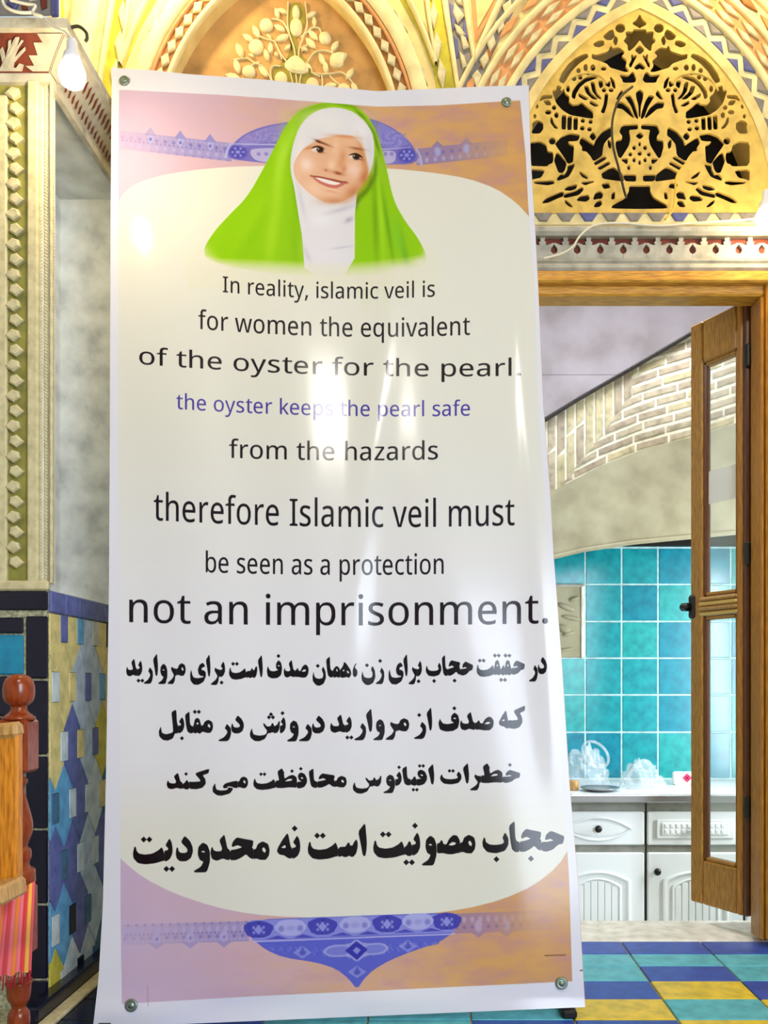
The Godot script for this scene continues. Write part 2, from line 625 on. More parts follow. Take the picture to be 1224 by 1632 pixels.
# A heavy Persian hand, letter by letter: outlines on a foot line at 0, an alef 258 high; "w" is how far a letter reaches, "h" its counters.
var LETTERS := {
	"alef": {"w": 72, "o": ["0,195 50,258 58,252 70,120 68,50 60,5 48,-4 36,10 24,80"]},
	"alef_end": {"w": 95, "o": ["0,205 46,242 52,230 56,110 70,80 95,76 95,-2 60,-6 28,15 14,80"]},
	"te_end": {"w": 258, "o": ["12,115 24,112 30,80 50,58 100,50 160,58 210,85 235,110 245,95 258,60 258,0 240,-2 180,-20 100,-28 40,-18 5,20 0,60"]},
	"te": {"w": 212, "o": ["13,120 22,110 28,80 58,60 108,57 158,65 173,83 158,115 180,160 206,110 206,60 178,10 108,-10 38,0 5,40 0,80"]},
	"sin_start": {"w": 167, "o": ["0,60 20,75 62,75 82,108 96,108 102,85 122,85 140,122 158,134 166,110 167,80 155,25 130,-5 110,-6 95,4 75,-6 50,-8 35,2 10,-6 0,0"]},
	"he_end": {"w": 122, "o": ["0,52 6,80 45,148 82,198 92,190 112,90 122,82 122,-4 95,-2 75,10 58,22 20,28"], "h": ["32,82 62,104 72,96 70,80"]},
	"tooth": {"w": 70, "o": ["0,82 24,84 34,98 8,126 42,182 60,150 68,100 66,60 48,18 20,-2 0,-4"]},
	"low_tooth": {"w": 65, "o": ["0,60 20,75 40,112 52,104 58,85 65,78 65,-2 45,-10 25,-6 12,4 0,0"]},
	"dal": {"w": 142, "o": ["0,56 6,100 17,108 24,76 40,62 75,60 96,72 94,96 42,148 72,200 115,160 138,110 140,70 124,20 85,-6 35,-6 8,16"]},
	"dal_end": {"w": 160, "o": ["0,55 8,98 16,106 26,78 50,68 88,70 96,92 72,160 110,202 118,190 138,92 160,78 160,0 135,0 100,12 52,-8 12,8"]},
	"he_mid": {"w": 190, "o": ["0,78 50,86 100,102 60,120 22,104 12,112 24,150 55,181 110,170 190,156 186,120 178,98 190,92 190,4 158,18 130,46 90,18 45,-2 0,-2"]},
	"he_start": {"w": 200, "o": ["0,76 60,78 112,88 80,102 42,92 34,96 44,135 84,166 140,146 205,122 192,64 150,55 100,14 45,-2 0,8"]},
	"mim_start": {"w": 132, "o": ["0,85 0,3 20,13 60,0 100,0 125,33 132,78 120,128 75,150 35,128 20,88"], "h": ["70,93 85,103 102,78 95,56 75,70"]},
	"mim_mid": {"w": 95, "o": ["0,85 10,100 40,130 65,125 85,100 95,80 95,-2 75,-8 45,2 20,-8 0,0"], "h": ["38,85 50,100 62,75 55,60"]},
	"vav": {"w": 128, "o": ["70,143 105,123 125,68 125,-12 105,-82 90,-98 5,-98 0,-87 55,-52 75,-12 45,3 30,48 35,108"], "h": ["55,68 75,78 90,63 70,63"]},
	"sad_mid": {"w": 196, "o": ["0,78 22,84 36,108 48,98 54,76 80,70 105,120 140,148 172,142 190,112 196,90 196,4 170,2 130,-8 90,-6 50,2 0,0"], "h": ["96,66 130,92 160,86 158,72 130,62"]},
	"sad_start": {"w": 198, "o": ["0,78 22,84 36,108 48,98 54,76 80,70 105,120 140,148 172,142 192,112 198,80 188,30 160,-2 130,-8 90,-6 50,2 0,0"], "h": ["96,66 130,92 160,86 158,72 130,62"]},
	"re": {"w": 138, "o": ["92,105 135,55 139,-6 123,-68 98,-95 6,-95 0,-83 62,-50 98,0 92,30 68,50"]},
	"re_end": {"w": 126, "o": ["57,109 50,75 74,34 92,6 69,-34 0,-86 6,-97 80,-99 103,-57 110,0 126,0 126,86 97,86 75,97"]},
	"ye": {"w": 188, "k": 1.147, "o": ["15,72 3,25 6,-42 38,-84 88,-88 142,-55 164,0 164,40 150,60 118,68 125,90 158,102 145,130 128,141 98,118 82,70 90,25 110,6 142,2 138,-8 85,-20 38,-12 24,20"]},
	"nun": {"w": 168, "k": 1.147, "o": ["10,55 0,0 5,-45 40,-85 75,-92 120,-70 146,-10 140,60 115,110 100,75 118,30 110,-10 70,-20 30,-8 18,20"]},
	"he_two_eyed": {"w": 149, "k": 1.147, "o": ["45,160 75,135 120,75 130,30 105,-10 75,0 25,-10 0,0 0,75 15,90 35,120"], "h": ["25,60 45,85 50,60", "75,70 100,55 105,35 80,45"]},
	"comma": {"w": 60, "k": 1.147, "o": ["45,140 20,95 50,60 48,15 25,-10 2,10 2,70 20,120"]},
	"fe": {"w": 197, "k": 1.147, "o": ["15,115 3,65 15,5 60,-15 120,-10 160,20 172,90 160,150 130,175 105,140 105,90 130,72 80,58 40,65 25,90"], "h": ["120,118 135,125 148,112 132,108"]},
	"ghaf_mid": {"w": 92, "k": 1.147, "o": ["0,70 8,100 15,135 40,150 62,135 72,90 80,75 80,-2 55,-8 40,4 20,-6 0,0"], "h": ["28,92 42,108 54,92 42,80"]},
	"ghaf_start": {"w": 120, "k": 1.24, "o": ["0,60 45,65 20,80 8,115 15,145 40,160 75,140 95,90 92,50 70,10 35,-5 0,-6"], "h": ["32,100 48,112 62,98 48,92"]},
	"kaf_start": {"w": 170, "k": 1.2, "o": ["0,78 30,72 95,78 90,100 56,148 56,170 170,216 162,165 112,145 135,105 140,55 112,10 60,-6 0,0"]},
	"lam_end": {"w": 215, "k": 1.16, "o": ["20,65 0,15 5,-35 40,-70 85,-77 135,-55 155,-5 185,-5 185,75 180,80 172,115 168,230 120,205 132,95 138,15 125,0 70,-15 30,0 25,30"]},
	"sin": {"w": 355, "k": 1.24, "o": ["23,46 3,0 7,-42 45,-74 92,-78 146,-55 172,-4 195,-2 215,6 240,-4 262,2 282,38 286,106 276,108 262,78 240,62 230,66 222,90 210,88 200,62 165,58 142,84 126,88 138,55 165,22 160,-5 140,-20 90,-26 40,-16 28,10"]},
	"ye_end": {"w": 328, "k": 1.26, "o": ["30,52 6,8 6,-40 50,-74 100,-78 180,-56 212,-14 205,4 165,6 160,-10 140,-22 90,-26 45,-16 36,10", "106,14 130,46 200,66 260,76 260,0 222,2 195,16 150,18 165,6 125,-4"]},
	"ta_mid": {"w": 247, "k": 1.26, "o": ["0,74 34,74 16,166 58,201 82,150 76,148 82,92 125,122 160,133 192,108 196,80 196,0 130,6 60,-4 0,0"], "h": ["84,66 120,92 154,90 150,74 110,66"]},
}

# One joined run of letters, left to right, fitted between x0 and x1; "a" and "b" put one, two or three dots above or below a letter at the place given.
func run(text: String, x0: float, x1: float, foot: float, unit: float) -> void:
	var black := Color8(14, 12, 22)
	var total := 0.0
	for word in text.split(" ", false):
		total += LETTERS[word.get_slice("/", 0)].w
	var kx := (x1 - x0) / total
	var x := x0
	var dot := 24.0 * unit
	for word in text.split(" ", false):
		var l: Dictionary = LETTERS[word.get_slice("/", 0)]
		var k: float = l.get("k", 1.0)
		for o in l.o:
			var polys := []
			for part in [o] + l.get("h", []):
				var p := PackedVector2Array()
				for v in soften(outline(part), 0.16):
					p.append(on_sheet(Vector2(x + v.x * k * kx, foot - v.y * k * unit)))
				polys.append(p)
			fill(polys, black)
		if word.contains("/"):
			for mark in word.get_slice("/", 1).split(";"):
				var n := mark.substr(1, 1).to_int()
				var xy := mark.substr(2).split(",")
				var c := Vector2(x + xy[0].to_float() * kx, foot - xy[1].to_float() * unit)
				for j in n:
					var off: Vector2 = [[Vector2.ZERO], [Vector2(-0.95, 0), Vector2(0.95, 0)], [Vector2(-0.95, 0.5), Vector2(0.95, 0.5), Vector2(0, -0.9)]][n - 1][j] * dot
					var p := PackedVector2Array()
					for q in [Vector2(-1, 0), Vector2(0, -1), Vector2(1, 0), Vector2(0, 1)]:
						p.append(on_sheet(c + off + q * dot))
					fill([p], black)
		x += l.w * kx

func persian() -> void:
	var h := 0.134
	for r in [
		["dal_end tooth/b242,-58", 201, 227, 1077], ["re", 229, 243.7, 1077], ["alef", 243.7, 252, 1077], ["vav", 252, 267, 1077], ["re_end mim_start", 267, 296, 1077],
		["ye", 302.5, 328, 1078], ["alef", 328, 335.6, 1078], ["re_end tooth/b120,-70", 336, 359, 1078.5], ["te_end/a290,160 sin_start", 365, 410, 1079.5], ["alef", 410.7, 419, 1079],
		["fe/a1150,250", 424.7, 449.7, 1079], ["dal_end sad_start", 452, 492, 1079], ["nun/a166,132", 498, 519.6, 1079], ["alef_end mim_mid he_two_eyed", 519.6, 560, 1079],
		["comma", 562, 570, 1078], ["nun/a166,132", 576, 598.4, 1078], ["re/a170,180", 599, 612.4, 1077.5], ["ye", 618.7, 643, 1077.5], ["alef", 642.5, 650, 1077.5], ["re_end tooth/b120,-62", 651, 672.6, 1077.5],
		["te/b1111,-62", 678.5, 704, 1077], ["alef_end he_mid/b1105,-62 he_start", 704, 753.7, 1076.5], ["te_end/a275,165 ghaf_mid/a240,225 low_tooth/b240,-64 ghaf_mid/a240,225 he_start", 759.6, 836, 1075],
		["re", 843, 857, 1073.5], ["dal", 857, 872, 1073.5]]:
		run(r[0], r[1], r[2], r[3], h)
	h = 0.1395
	for r in [
		["lam_end tooth/b142,-62", 253, 294, 1168], ["alef_end ghaf_mid/a240,240 mim_start", 294.7, 339.7, 1168], ["re", 348, 368.3, 1168], ["dal", 368.3, 389, 1168],
		["sin/a3250,190 tooth/a130,225", 397.7, 455.7, 1168], ["vav", 457.4, 476.3, 1168], ["re", 476.3, 497, 1168], ["dal", 497, 518, 1168], ["dal_end tooth/b242,-60", 526, 561, 1167],
		["re", 564.6, 583.5, 1166.5], ["alef", 583, 593.8, 1166], ["vav", 594.7, 613.5, 1166], ["re_end mim_start", 614.4, 652.3, 1165.5], ["re/a160,178", 659.6, 679.2, 1164.5], ["alef", 679.7, 689, 1164],
		["fe/a1150,248", 698, 732.3, 1163.5], ["dal_end sad_start", 733, 787, 1163], ["he_end kaf_start", 795, 832.8, 1160.5]]:
		run(r[0], r[1], r[2], r[3], h)
	h = 0.1236
	for r in [
		["dal_end low_tooth/a135,190 kaf_start", 265.5, 328.4, 1257], ["ye_end mim_start", 338, 395.4, 1256], ["te_end/a2110,175 ta_mid/a1190,215 ghaf_start/a145,245", 403.6, 489.8, 1255.5],
		["alef_end he_mid mim_start", 492, 552.7, 1255], ["sin", 561.7, 608, 1253], ["vav tooth/a140,235", 610.8, 640.5, 1252], ["alef_end low_tooth/b250,-62 ghaf_start/a255,245", 640.8, 681, 1251], ["alef", 682, 692.3, 1250],
		["te/a2108,165", 701.3, 736.4, 1249], ["alef", 737.5, 747.8, 1248.5], ["re_end ta_mid he_start/a185,230", 749, 828.7, 1247.5]]:
		run(r[0], r[1], r[2], r[3], h)
	h = 0.198
	for r in [
		["te_end/a2112,172 tooth/b240,-65", 211.8, 275.5, 1372], ["dal", 280, 307.8, 1371.5], ["vav", 308.8, 335.3, 1371], ["dal_end he_mid mim_start", 335.3, 429.8, 1370.5], ["he_end tooth/a122,238", 441.4, 479, 1367.5],
		["te_end/a2104,165 sin_start", 490.4, 570.2, 1364.5], ["alef", 570.8, 585, 1364], ["te_end/a2104,165 low_tooth/b240,-60 tooth/a124,235", 594.7, 670.2, 1362.5], ["vav sad_mid mim_start", 672.3, 758, 1360],
		["te/b1111,-58", 768.7, 811.6, 1358], ["alef_end he_mid/b1100,-58 he_start", 811, 898.6, 1357]]:
		run(r[0], r[1], r[2], r[3], h)

func ornaments() -> void:
	var blue := Color8(102, 104, 200)
	var deep := Color8(62, 62, 178)
	var pale := Color8(176, 178, 228)
	# the head band: a fading strip of little arches on each side of a dome
	for k in 26:
		var f := smoothstep(0.0, 0.7, k / 26.0)
		var x := 192.0 + k * 6.8
		var y := 208.0 + k * 0.78
		paint("%f,%f %f,%f %f,%f %f,%f" % [x, y, x + 6.9, y + 0.7, x + 6.9, y + 30, x, y + 29], Color8(140, 138, 206), 0.25 + 0.5 * f, 0)
		dab(x + 5, y + 4, 2.0, 1.4, 0, pale, 0.35 + 0.4 * f, 2)
		dab(x + 3, y + 15, 1.6, 1.6, 0, Color8(120, 116, 200), 0.3 + 0.5 * f, 2)
		if k % 2 == 0:
			dab(x + 3, y + 10, 2.6, 2.6, 0, Color8(106, 104, 190), 0.6 * f + 0.15, 2)
			dab(x + 3, y + 21, 3.0, 3.6, 0, pale, 0.6, 2)
			dab(x + 8, y + 28, 2.0, 2.0, 0, Color8(110, 108, 190), 0.6 * f, 2)
		if k in [7, 14, 21]:
			paint("%f,%f %f,%f %f,%f" % [x - 10, y + 2, x, y - 11, x + 10, y + 3], Color8(140, 138, 206), 0.75 * f + 0.2, 0)
			dab(x, y + 8, 5, 7, 0, pale, 0.8, 2)
			dab(x, y + 8, 2, 2.5, 0, deep, 0.6, 2)
	for k in 22:
		var f := 1.0 - smoothstep(0.15, 1.0, k / 22.0)
		var x := 664.0 + k * 6.6
		var y := 237.0 - k * 0.7
		paint("%f,%f %f,%f %f,%f %f,%f" % [x, y, x + 6.7, y - 0.7, x + 6.7, y + 26, x, y + 27], Color8(142, 124, 178), 0.15 + 0.65 * f, 0)
		if k % 2 == 0:
			dab(x + 3, y + 9, 2.6, 2.6, 0, Color8(106, 104, 190), 0.7 * f, 2)
			dab(x + 3, y + 19, 3.0, 3.6, 0, pale, 0.6 * f + 0.1, 2)
		if k in [5, 12]:
			paint("%f,%f %f,%f %f,%f" % [x - 10, y + 1, x, y - 9, x + 10, y], Color8(142, 124, 178), 0.8 * f + 0.1, 0)
			dab(x, y + 8, 5, 7, 0, pale, 0.8, 2)
	paint("362,252 364,240 374,226 392,212 420,201 460,194 530,184 590,188 622,201 646,218 660,234 668,262 600,262 480,264 400,258", Color8(118, 112, 198), 0.95)
	paint("372,240 380,226 396,213 424,203 462,196 462,226 420,225", Color8(148, 138, 208), 0.8)
	paint("600,192 622,204 644,220 652,232 604,236", Color8(138, 134, 214), 0.8)
	paint("364,228 462,230 462,232.5 364,230.5", pale, 0.9, 0)
	paint("604,237 654,234 654,236 604,239.5", pale, 0.9, 0)
	paint("400,236 470,236 470,262 410,258 398,246", Color8(192, 186, 226), 0.9)
	paint("604,240 632,240 630,260 604,262", Color8(192, 186, 226), 0.9)
	for c in [Vector2(379, 242), Vector2(648, 247)]:
		dab(c.x, c.y, 14, 11, 0, deep, 0.85, 2)
		for a in 6:
			dab(c.x + 8.5 * cos(a * TAU / 6), c.y + 6.5 * sin(a * TAU / 6), 2.2, 2, 0, pale, 0.7, 2)
		dab(c.x, c.y, 4, 3, 0, Color8(150, 150, 225), 0.9, 2)
	for x in [412, 424, 438, 614, 624]:
		dab(x, 245, 3, 3, 0, Color8(120, 112, 190), 0.7, 2)
	for k in 40:
		var a := k * 2.399
		var r := 4.0 * sqrt(k)
		dab(424 + r * cos(a) * 1.2, 217 + r * sin(a) * 0.42, 2.2, 1.8, 0, Color8(124, 118, 196) if k % 2 else Color8(164, 156, 220), 0.5, 2)
		dab(627 + r * cos(a) * 0.9, 222 + r * sin(a) * 0.5, 2.2, 1.8, 0, Color8(116, 112, 200) if k % 2 else Color8(160, 156, 226), 0.5, 2)
	paint("358,252 360,240 366,228 369,228 364,240 362,252", pale, 0.9, 0)
	paint("670,264 668,250 662,236 665,236 672,250 674,264", pale, 0.9, 0)
	# the foot band
	for k in 30:
		var f := smoothstep(0.0, 1.0, k / 30.0)
		var x := 196.0 + k * 6.7
		var y := 1474.0 - k * 0.2
		paint("%f,%f %f,%f %f,%f %f,%f" % [x, y, x + 6.8, y, x + 6.8, y + 32, x, y + 32], Color8(152, 142, 200), 0.15 + 0.6 * f, 0)
		dab(x + 6, y + 16, 1.8, 1.8, 0, Color8(112, 106, 190), 0.2 + 0.5 * f, 2)
		dab(x + 6, y + 27, 2.2, 1.6, 0, Color8(196, 184, 226), 0.6, 2)
		if k % 2 == 0:
			dab(x + 3, y + 10, 3.4, 4.6, 0, Color8(190, 178, 222), 0.7, 2)
			dab(x + 3, y + 22, 2.6, 2.6, 0, Color8(106, 104, 190), 0.15 + 0.5 * f, 2)
			dab(x + 8, y + 1, 2.2, 2.2, 0, Color8(120, 116, 190), 0.3 + 0.4 * f, 2)
		if k in [8, 16, 24]:
			paint("%f,%f %f,%f %f,%f" % [x - 13, y + 31, x, y + 41, x + 13, y + 31], Color8(152, 142, 200), 0.25 + 0.6 * f, 0)
			dab(x, y + 22, 6, 9, 0, Color8(190, 178, 222), 0.8, 2)
			dab(x, y + 24, 2, 2.5, 0, Color8(120, 110, 180), 0.6, 2)
	for k in 24:
		var f := 1.0 - smoothstep(0.1, 1.0, k / 24.0)
		var x := 724.0 + k * 6.4
		var y := 1456.0 - k * 0.25
		paint("%f,%f %f,%f %f,%f %f,%f" % [x, y, x + 6.5, y, x + 6.5, y + 32, x, y + 32], Color8(160, 128, 166), 0.08 + 0.7 * f, 0)
		if k % 2 == 0:
			dab(x + 3, y + 10, 3.4, 4.6, 0, Color8(196, 176, 206), 0.7 * f, 2)
			dab(x + 3, y + 22, 2.6, 2.6, 0, Color8(110, 100, 180), 0.6 * f, 2)
		if k in [6, 13]:
			paint("%f,%f %f,%f %f,%f" % [x - 12, y + 31, x, y + 40, x + 12, y + 31], Color8(160, 128, 166), 0.1 + 0.7 * f, 0)
			dab(x, y + 21, 6, 9, 0, Color8(196, 176, 206), 0.8 * f, 2)
	paint("392,1466 560,1460 728,1454 729,1468 722,1486 700,1502 660,1515 622,1530 596,1545 580,1560 569,1577 556,1560 536,1544 505,1534 452,1526 424,1514 404,1498 396,1484", Color8(92, 100, 206), 1.0, 1)
	for k in 160:
		var u := 430.0 + fmod(k * 47.3, 270.0)
		var v := 1506.0 + fmod(k * 13.7, 30.0) * (1.0 - absf(u - 567.0) / 150.0) * 0.8 - (u - 567.0) * 0.035
		dab(u, v, 2.4, 1.8, 0, Color8(84, 90, 198) if k % 2 else Color8(120, 128, 222), 0.45, 2)
	paint("398,1467 560,1461 724,1456 724,1486 560,1492 402,1499", Color8(142, 146, 224), 0.9, 0)
	paint("402,1499.5 726,1487.5 726,1489.5 402,1502", Color8(190, 184, 236), 0.95, 0)
	for c in [[412.0, 1482.0], [514.0, 1477.0], [617.0, 1473.0], [712.0, 1469.0]]:
		paint("%f,%f %f,%f %f,%f %f,%f %f,%f %f,%f %f,%f" % [c[0] - 26, c[1] - 6, c[0] - 12, c[1] - 13, c[0], c[1] - 15, c[0] + 12, c[1] - 13, c[0] + 26, c[1] - 6, c[0] + 16, c[1] + 12, c[0] - 16, c[1] + 13], deep, 0.9, 1)
		for a in 6:
			dab(c[0] + 9 * cos(a * TAU / 6 + 0.5), c[1] + 8 * sin(a * TAU / 6 + 0.5), 2.3, 2.3, 0, pale, 0.65, 2)
		paint("%f,%f %f,%f %f,%f %f,%f" % [c[0] - 7, c[1], c[0], c[1] - 8, c[0] + 7, c[1], c[0], c[1] + 8], Color8(150, 154, 230), 0.95, 0)
		dab(c[0], c[1] + 9, 2.2, 2.2, 0, Color8(40, 40, 150), 0.8, 2)
		dab(c[0], c[1] - 10, 2.2, 2.2, 0, Color8(40, 40, 150), 0.8, 2)
	for c in [[463.0, 1481.0], [566.0, 1476.0], [666.0, 1471.0]]:
		paint("%f,%f %f,%f %f,%f %f,%f %f,%f %f,%f" % [c[0] - 28, c[1] - 1, c[0] - 16, c[1] - 15, c[0] + 16, c[1] - 16, c[0] + 28, c[1] - 3, c[0] + 12, c[1] + 10, c[0] - 10, c[1] + 11], Color8(176, 178, 234), 0.95, 1)
		dab(c[0] - 15, c[1] - 1, 4.5, 4.5, 0, Color8(120, 122, 200), 0.8, 2)
		dab(c[0] + 15, c[1] - 2, 4.5, 4.5, 0, Color8(120, 122, 200), 0.8, 2)
		dab(c[0], c[1] - 2, 7, 4, 0, Color8(146, 148, 214), 0.6, 2)
		paint("%f,%f %f,%f %f,%f" % [c[0] - 40, c[1] + 16, c[0] - 20, c[1] + 10, c[0] - 4, c[1] + 15], deep, 0.8, 0)
		paint("%f,%f %f,%f %f,%f" % [c[0] + 40, c[1] + 13, c[0] + 20, c[1] + 8, c[0] + 4, c[1] + 14], deep, 0.8, 0)
	paint("512,1517 526,1506 556,1505 568,1496 580,1504 610,1502 622,1511 610,1521 582,1523 569,1534 556,1524 526,1526", pale, 0.75, 1)
	paint("518,1517 528,1509 556,1508 556,1521 528,1523", Color8(118, 124, 214), 0.9, 1)
	paint("582,1507 608,1505 616,1511 608,1518 582,1520", Color8(118, 124, 214), 0.9, 1)
	paint("550,1515 568,1500 586,1513 569,1530", Color8(48, 48, 170), 0.95, 0)
	paint("562,1515 568,1509 575,1514 569,1521", Color8(150, 154, 230), 0.9, 0)
	for c in [Vector2(482, 1518), Vector2(650, 1508), Vector2(569, 1549)]:
		paint("%f,%f %f,%f %f,%f %f,%f" % [c.x - 15, c.y, c.x, c.y - 10, c.x + 15, c.y, c.x, c.y + 10], Color8(170, 174, 232), 0.55, 0)
		dab(c.x, c.y, 5, 4, 0, Color8(70, 76, 184), 0.8, 2)
		dab(c.x, c.y - 6, 2, 2, 0, Color8(70, 76, 184), 0.8, 2)

func portrait() -> void:   # the printed picture of a smiling girl in a green veil over a white one
	var green := Color8(146, 205, 14)
	paint("324,396 342,368 365,343 395,313 424,261 444,222 460,192 483,173 512,163 548,163 571,171 588,187 601,212 614,258 627,320 646,353 666,379 681,408 676,424 640,432 600,438 566,440 480,440 420,434 360,424 328,412", green, 1.0, 2)
	for s in [[405, 340, 14, 60, 0.45, Color8(166, 222, 30), 0.35], [444, 280, 9, 80, 0.1, Color8(182, 232, 60), 0.6], [458, 230, 8, 45, 0.3, Color8(190, 235, 80), 0.6], [470, 300, 6, 60, -0.1, Color8(110, 175, 5), 0.6],
		[432, 380, 10, 60, 0.12, Color8(176, 228, 50), 0.5], [470, 390, 8, 50, -0.05, Color8(122, 186, 6), 0.5], [400, 380, 9, 60, 0.5, Color8(132, 195, 8), 0.4], [606, 330, 5, 100, -0.02, Color8(166, 222, 40), 0.8], [598, 350, 5, 80, 0.0, Color8(104, 160, 10), 0.7],
		[618, 360, 4, 70, -0.12, Color8(84, 150, 20), 0.6], [645, 405, 5, 40, -0.15, Color8(96, 156, 14), 0.6], [636, 380, 9, 40, -0.2, Color8(120, 200, 50), 0.6], [580, 390, 9, 60, 0.0, Color8(140, 205, 10), 0.7], [606, 250, 5, 40, -0.2, Color8(150, 190, 60), 0.7],
		[500, 172, 30, 5, -0.4, Color8(108, 166, 6), 0.7], [548, 167, 26, 3, 0.1, Color8(96, 150, 8), 0.7], [480, 186, 8, 22, 0.7, Color8(126, 190, 10), 0.6]]:
		dab(s[0], s[1], s[2], s[3], s[4], s[5], s[6])
	for e in [[575, 183, 14, 2.6, 0.75], [590, 203, 15, 2.6, 1.0], [600, 228, 18, 2.6, 1.3], [598, 268, 3.5, 20, 0.1], [591, 290, 4.5, 17, 0.45], [579, 308, 4.5, 16, 0.7], [569, 322, 4, 15, 0.3]]:
		dab(e[0], e[1], e[2], e[3], e[4], Color8(58, 96, 10), 0.6)
	paint("476,345 469,299 463,274 463,250 468,227 476,204 490,186 508,175 528,171 547,172.5 565,179 583,195 593,211 596.5,229 596,254 589,278 579,293 566,312 565,440 486,440 482,380", Color8(228, 226, 232), 1.0, 1)
	for s in [[520, 195, 40, 22, 0, Color8(238, 236, 236), 0.8], [478, 240, 8, 40, 0.2, Color8(240, 234, 232), 0.7], [590, 240, 5, 30, -0.1, Color8(214, 214, 226), 0.8], [574, 205, 12, 16, -0.5, Color8(240, 238, 246), 0.7],
		[512, 350, 20, 14, 0, Color8(240, 240, 248), 0.7], [545, 333, 26, 4, -0.35, Color8(196, 194, 210), 0.8], [480, 320, 4, 30, -0.2, Color8(206, 204, 220), 0.7], [520, 400, 30, 30, 0, Color8(232, 230, 240), 0.7], [545, 394, 20, 2, -0.2, Color8(200, 198, 212), 0.8], [556, 350, 8, 4, -0.6, Color8(160, 156, 176), 0.7], [489, 405, 4, 14, -0.4, Color8(204, 200, 214), 0.7]]:
		dab(s[0], s[1], s[2], s[3], s[4], s[5], s[6])
	paint("485,236 495,229 505.5,222.5 519,219 539,215.5 561,215 571,224 579,236 584,254 587,271 585,284 575,300 561,313 544,322 528,324 511,320 494,309 480.5,296 471,285 467,268 471,254 478,243", Color8(232, 182, 148), 1.0, 2)
	for s in [[540, 226, 26, 9, 0.0, Color8(236, 184, 146), 0.8], [548, 217, 22, 2.5, 0.02, Color8(214, 140, 96), 0.8], [492, 235, 8, 2.4, -0.5, Color8(206, 120, 70), 0.8], [578, 250, 5, 26, -0.2, Color8(206, 136, 82), 0.85], [580, 282, 8, 16, 0.3, Color8(190, 116, 62), 0.85], [562, 306, 18, 9, -0.75, Color8(196, 124, 76), 0.8],
		[532, 320, 24, 6, -0.1, Color8(204, 138, 96), 0.75], [488, 262, 12, 14, 0.1, Color8(252, 226, 214), 0.85], [563, 270, 11, 12, 0, Color8(248, 214, 200), 0.85], [500, 300, 18, 12, 0.5, Color8(246, 210, 184), 0.7], [527, 302, 16, 9, 0.1, Color8(244, 206, 178), 0.7], [474, 276, 5, 18, -0.2, Color8(236, 196, 170), 0.7],
		[546, 250, 5, 12, 0.15, Color8(216, 142, 92), 0.7], [543, 262, 6, 9, 0.2, Color8(222, 150, 106), 0.6], [528, 262, 6, 9, 0.2, Color8(250, 212, 178), 0.8], [534, 235, 5, 14, 0.15, Color8(248, 208, 172), 0.6], [521, 271, 6, 3.2, 0.2, Color8(214, 140, 106), 0.7], [539, 275.5, 9, 3.0, 0.15, Color8(170, 88, 58), 0.9], [548, 269, 4, 6, 0.3, Color8(206, 130, 90), 0.7], [519, 271, 2.2, 1.6, 0.2, Color8(160, 86, 66), 0.7], [538, 276, 4, 1.7, 0.2, Color8(138, 62, 44), 0.8],
		[515, 228, 13, 2.0, 0.32, Color8(110, 56, 30), 0.85], [507, 225, 5, 2.2, 0.4, Color8(76, 36, 22), 0.9], [569, 236.5, 12, 2.2, 0.1, Color8(136, 76, 40), 0.85], [570, 241, 10, 2.5, 0.1, Color8(212, 146, 84), 0.7], [512, 233, 10, 2.4, 0.3, Color8(214, 146, 104), 0.6]]:
		dab(s[0], s[1], s[2], s[3], s[4], s[5], s[6])
	# eyes
	paint("495,238 501,234.5 508,234 514,237 518,240 512,243 504,243 498,240.5", Color8(238, 216, 204), 1.0, 1)
	dab(510, 238.6, 5.4, 5.0, 0, Color8(36, 18, 14), 1.0, 2.4)
	paint("494,238 500,233 507,231.8 514,234.5 519,239 514,237 507,234.5 501,235.5", Color8(52, 26, 20), 0.95, 1)
	dab(507.5, 237, 1.1, 1.0, 0, Color8(255, 240, 230), 0.9, 2)
	dab(514, 243, 5, 1.4, 0.1, Color8(170, 104, 80), 0.6)
	paint("554,250 559,247 567,246 574,249 577,253 570,255 561,253.5", Color8(236, 210, 200), 1.0, 1)
	dab(567.5, 249.8, 5.6, 4.8, 0, Color8(30, 14, 12), 1.0, 2.4)
	paint("554,248.5 560,244.6 568,243.4 575,247 579,253 574,250.5 567,246.4 560,247", Color8(44, 22, 18), 0.95, 1)
	dab(564.5, 248, 1.1, 1.0, 0, Color8(255, 240, 230), 0.9, 2)
	dab(574, 253.5, 5, 1.6, 0.2, Color8(120, 66, 44), 0.7)
	# mouth
	paint("496,280.5 508,281 520,284 532,286.5 543,289 554,290.5 547,295.5 537,300 526,299.6 511,293.5 502,287", Color8(204, 116, 104), 1.0, 1)
	paint("501,282.6 512,284 524,287 535,290 543,291.6 540,294 533,295 522,293 510,288", Color8(246, 236, 232), 1.0, 1)
	paint("495,279.5 508,280.4 520,283 532,285.4 543,288 554,290 549,291.6 541,291 526,287 512,283.6 500,282", Color8(156, 72, 60), 0.9, 1)
	dab(530, 297.5, 8, 2, 0.25, Color8(222, 120, 110), 0.8)
	dab(496, 280, 2.4, 1.6, 0.2, Color8(120, 54, 44), 0.8)
	dab(552, 290.5, 3.0, 1.8, 0.2, Color8(132, 60, 44), 0.8)
	dab(528, 305, 14, 2.2, 0.15, Color8(222, 160, 130), 0.7)
	# the picture fades out at its foot
	for e in [[318, 402, 14, 14], [332, 418, 14, 12], [684, 404, 10, 14], [672, 420, 16, 10], [350, 426, 20, 8], [640, 430, 24, 7]]:
		dab(e[0], e[1], e[2], e[3], 0, Color8(233, 231, 212), 0.9)
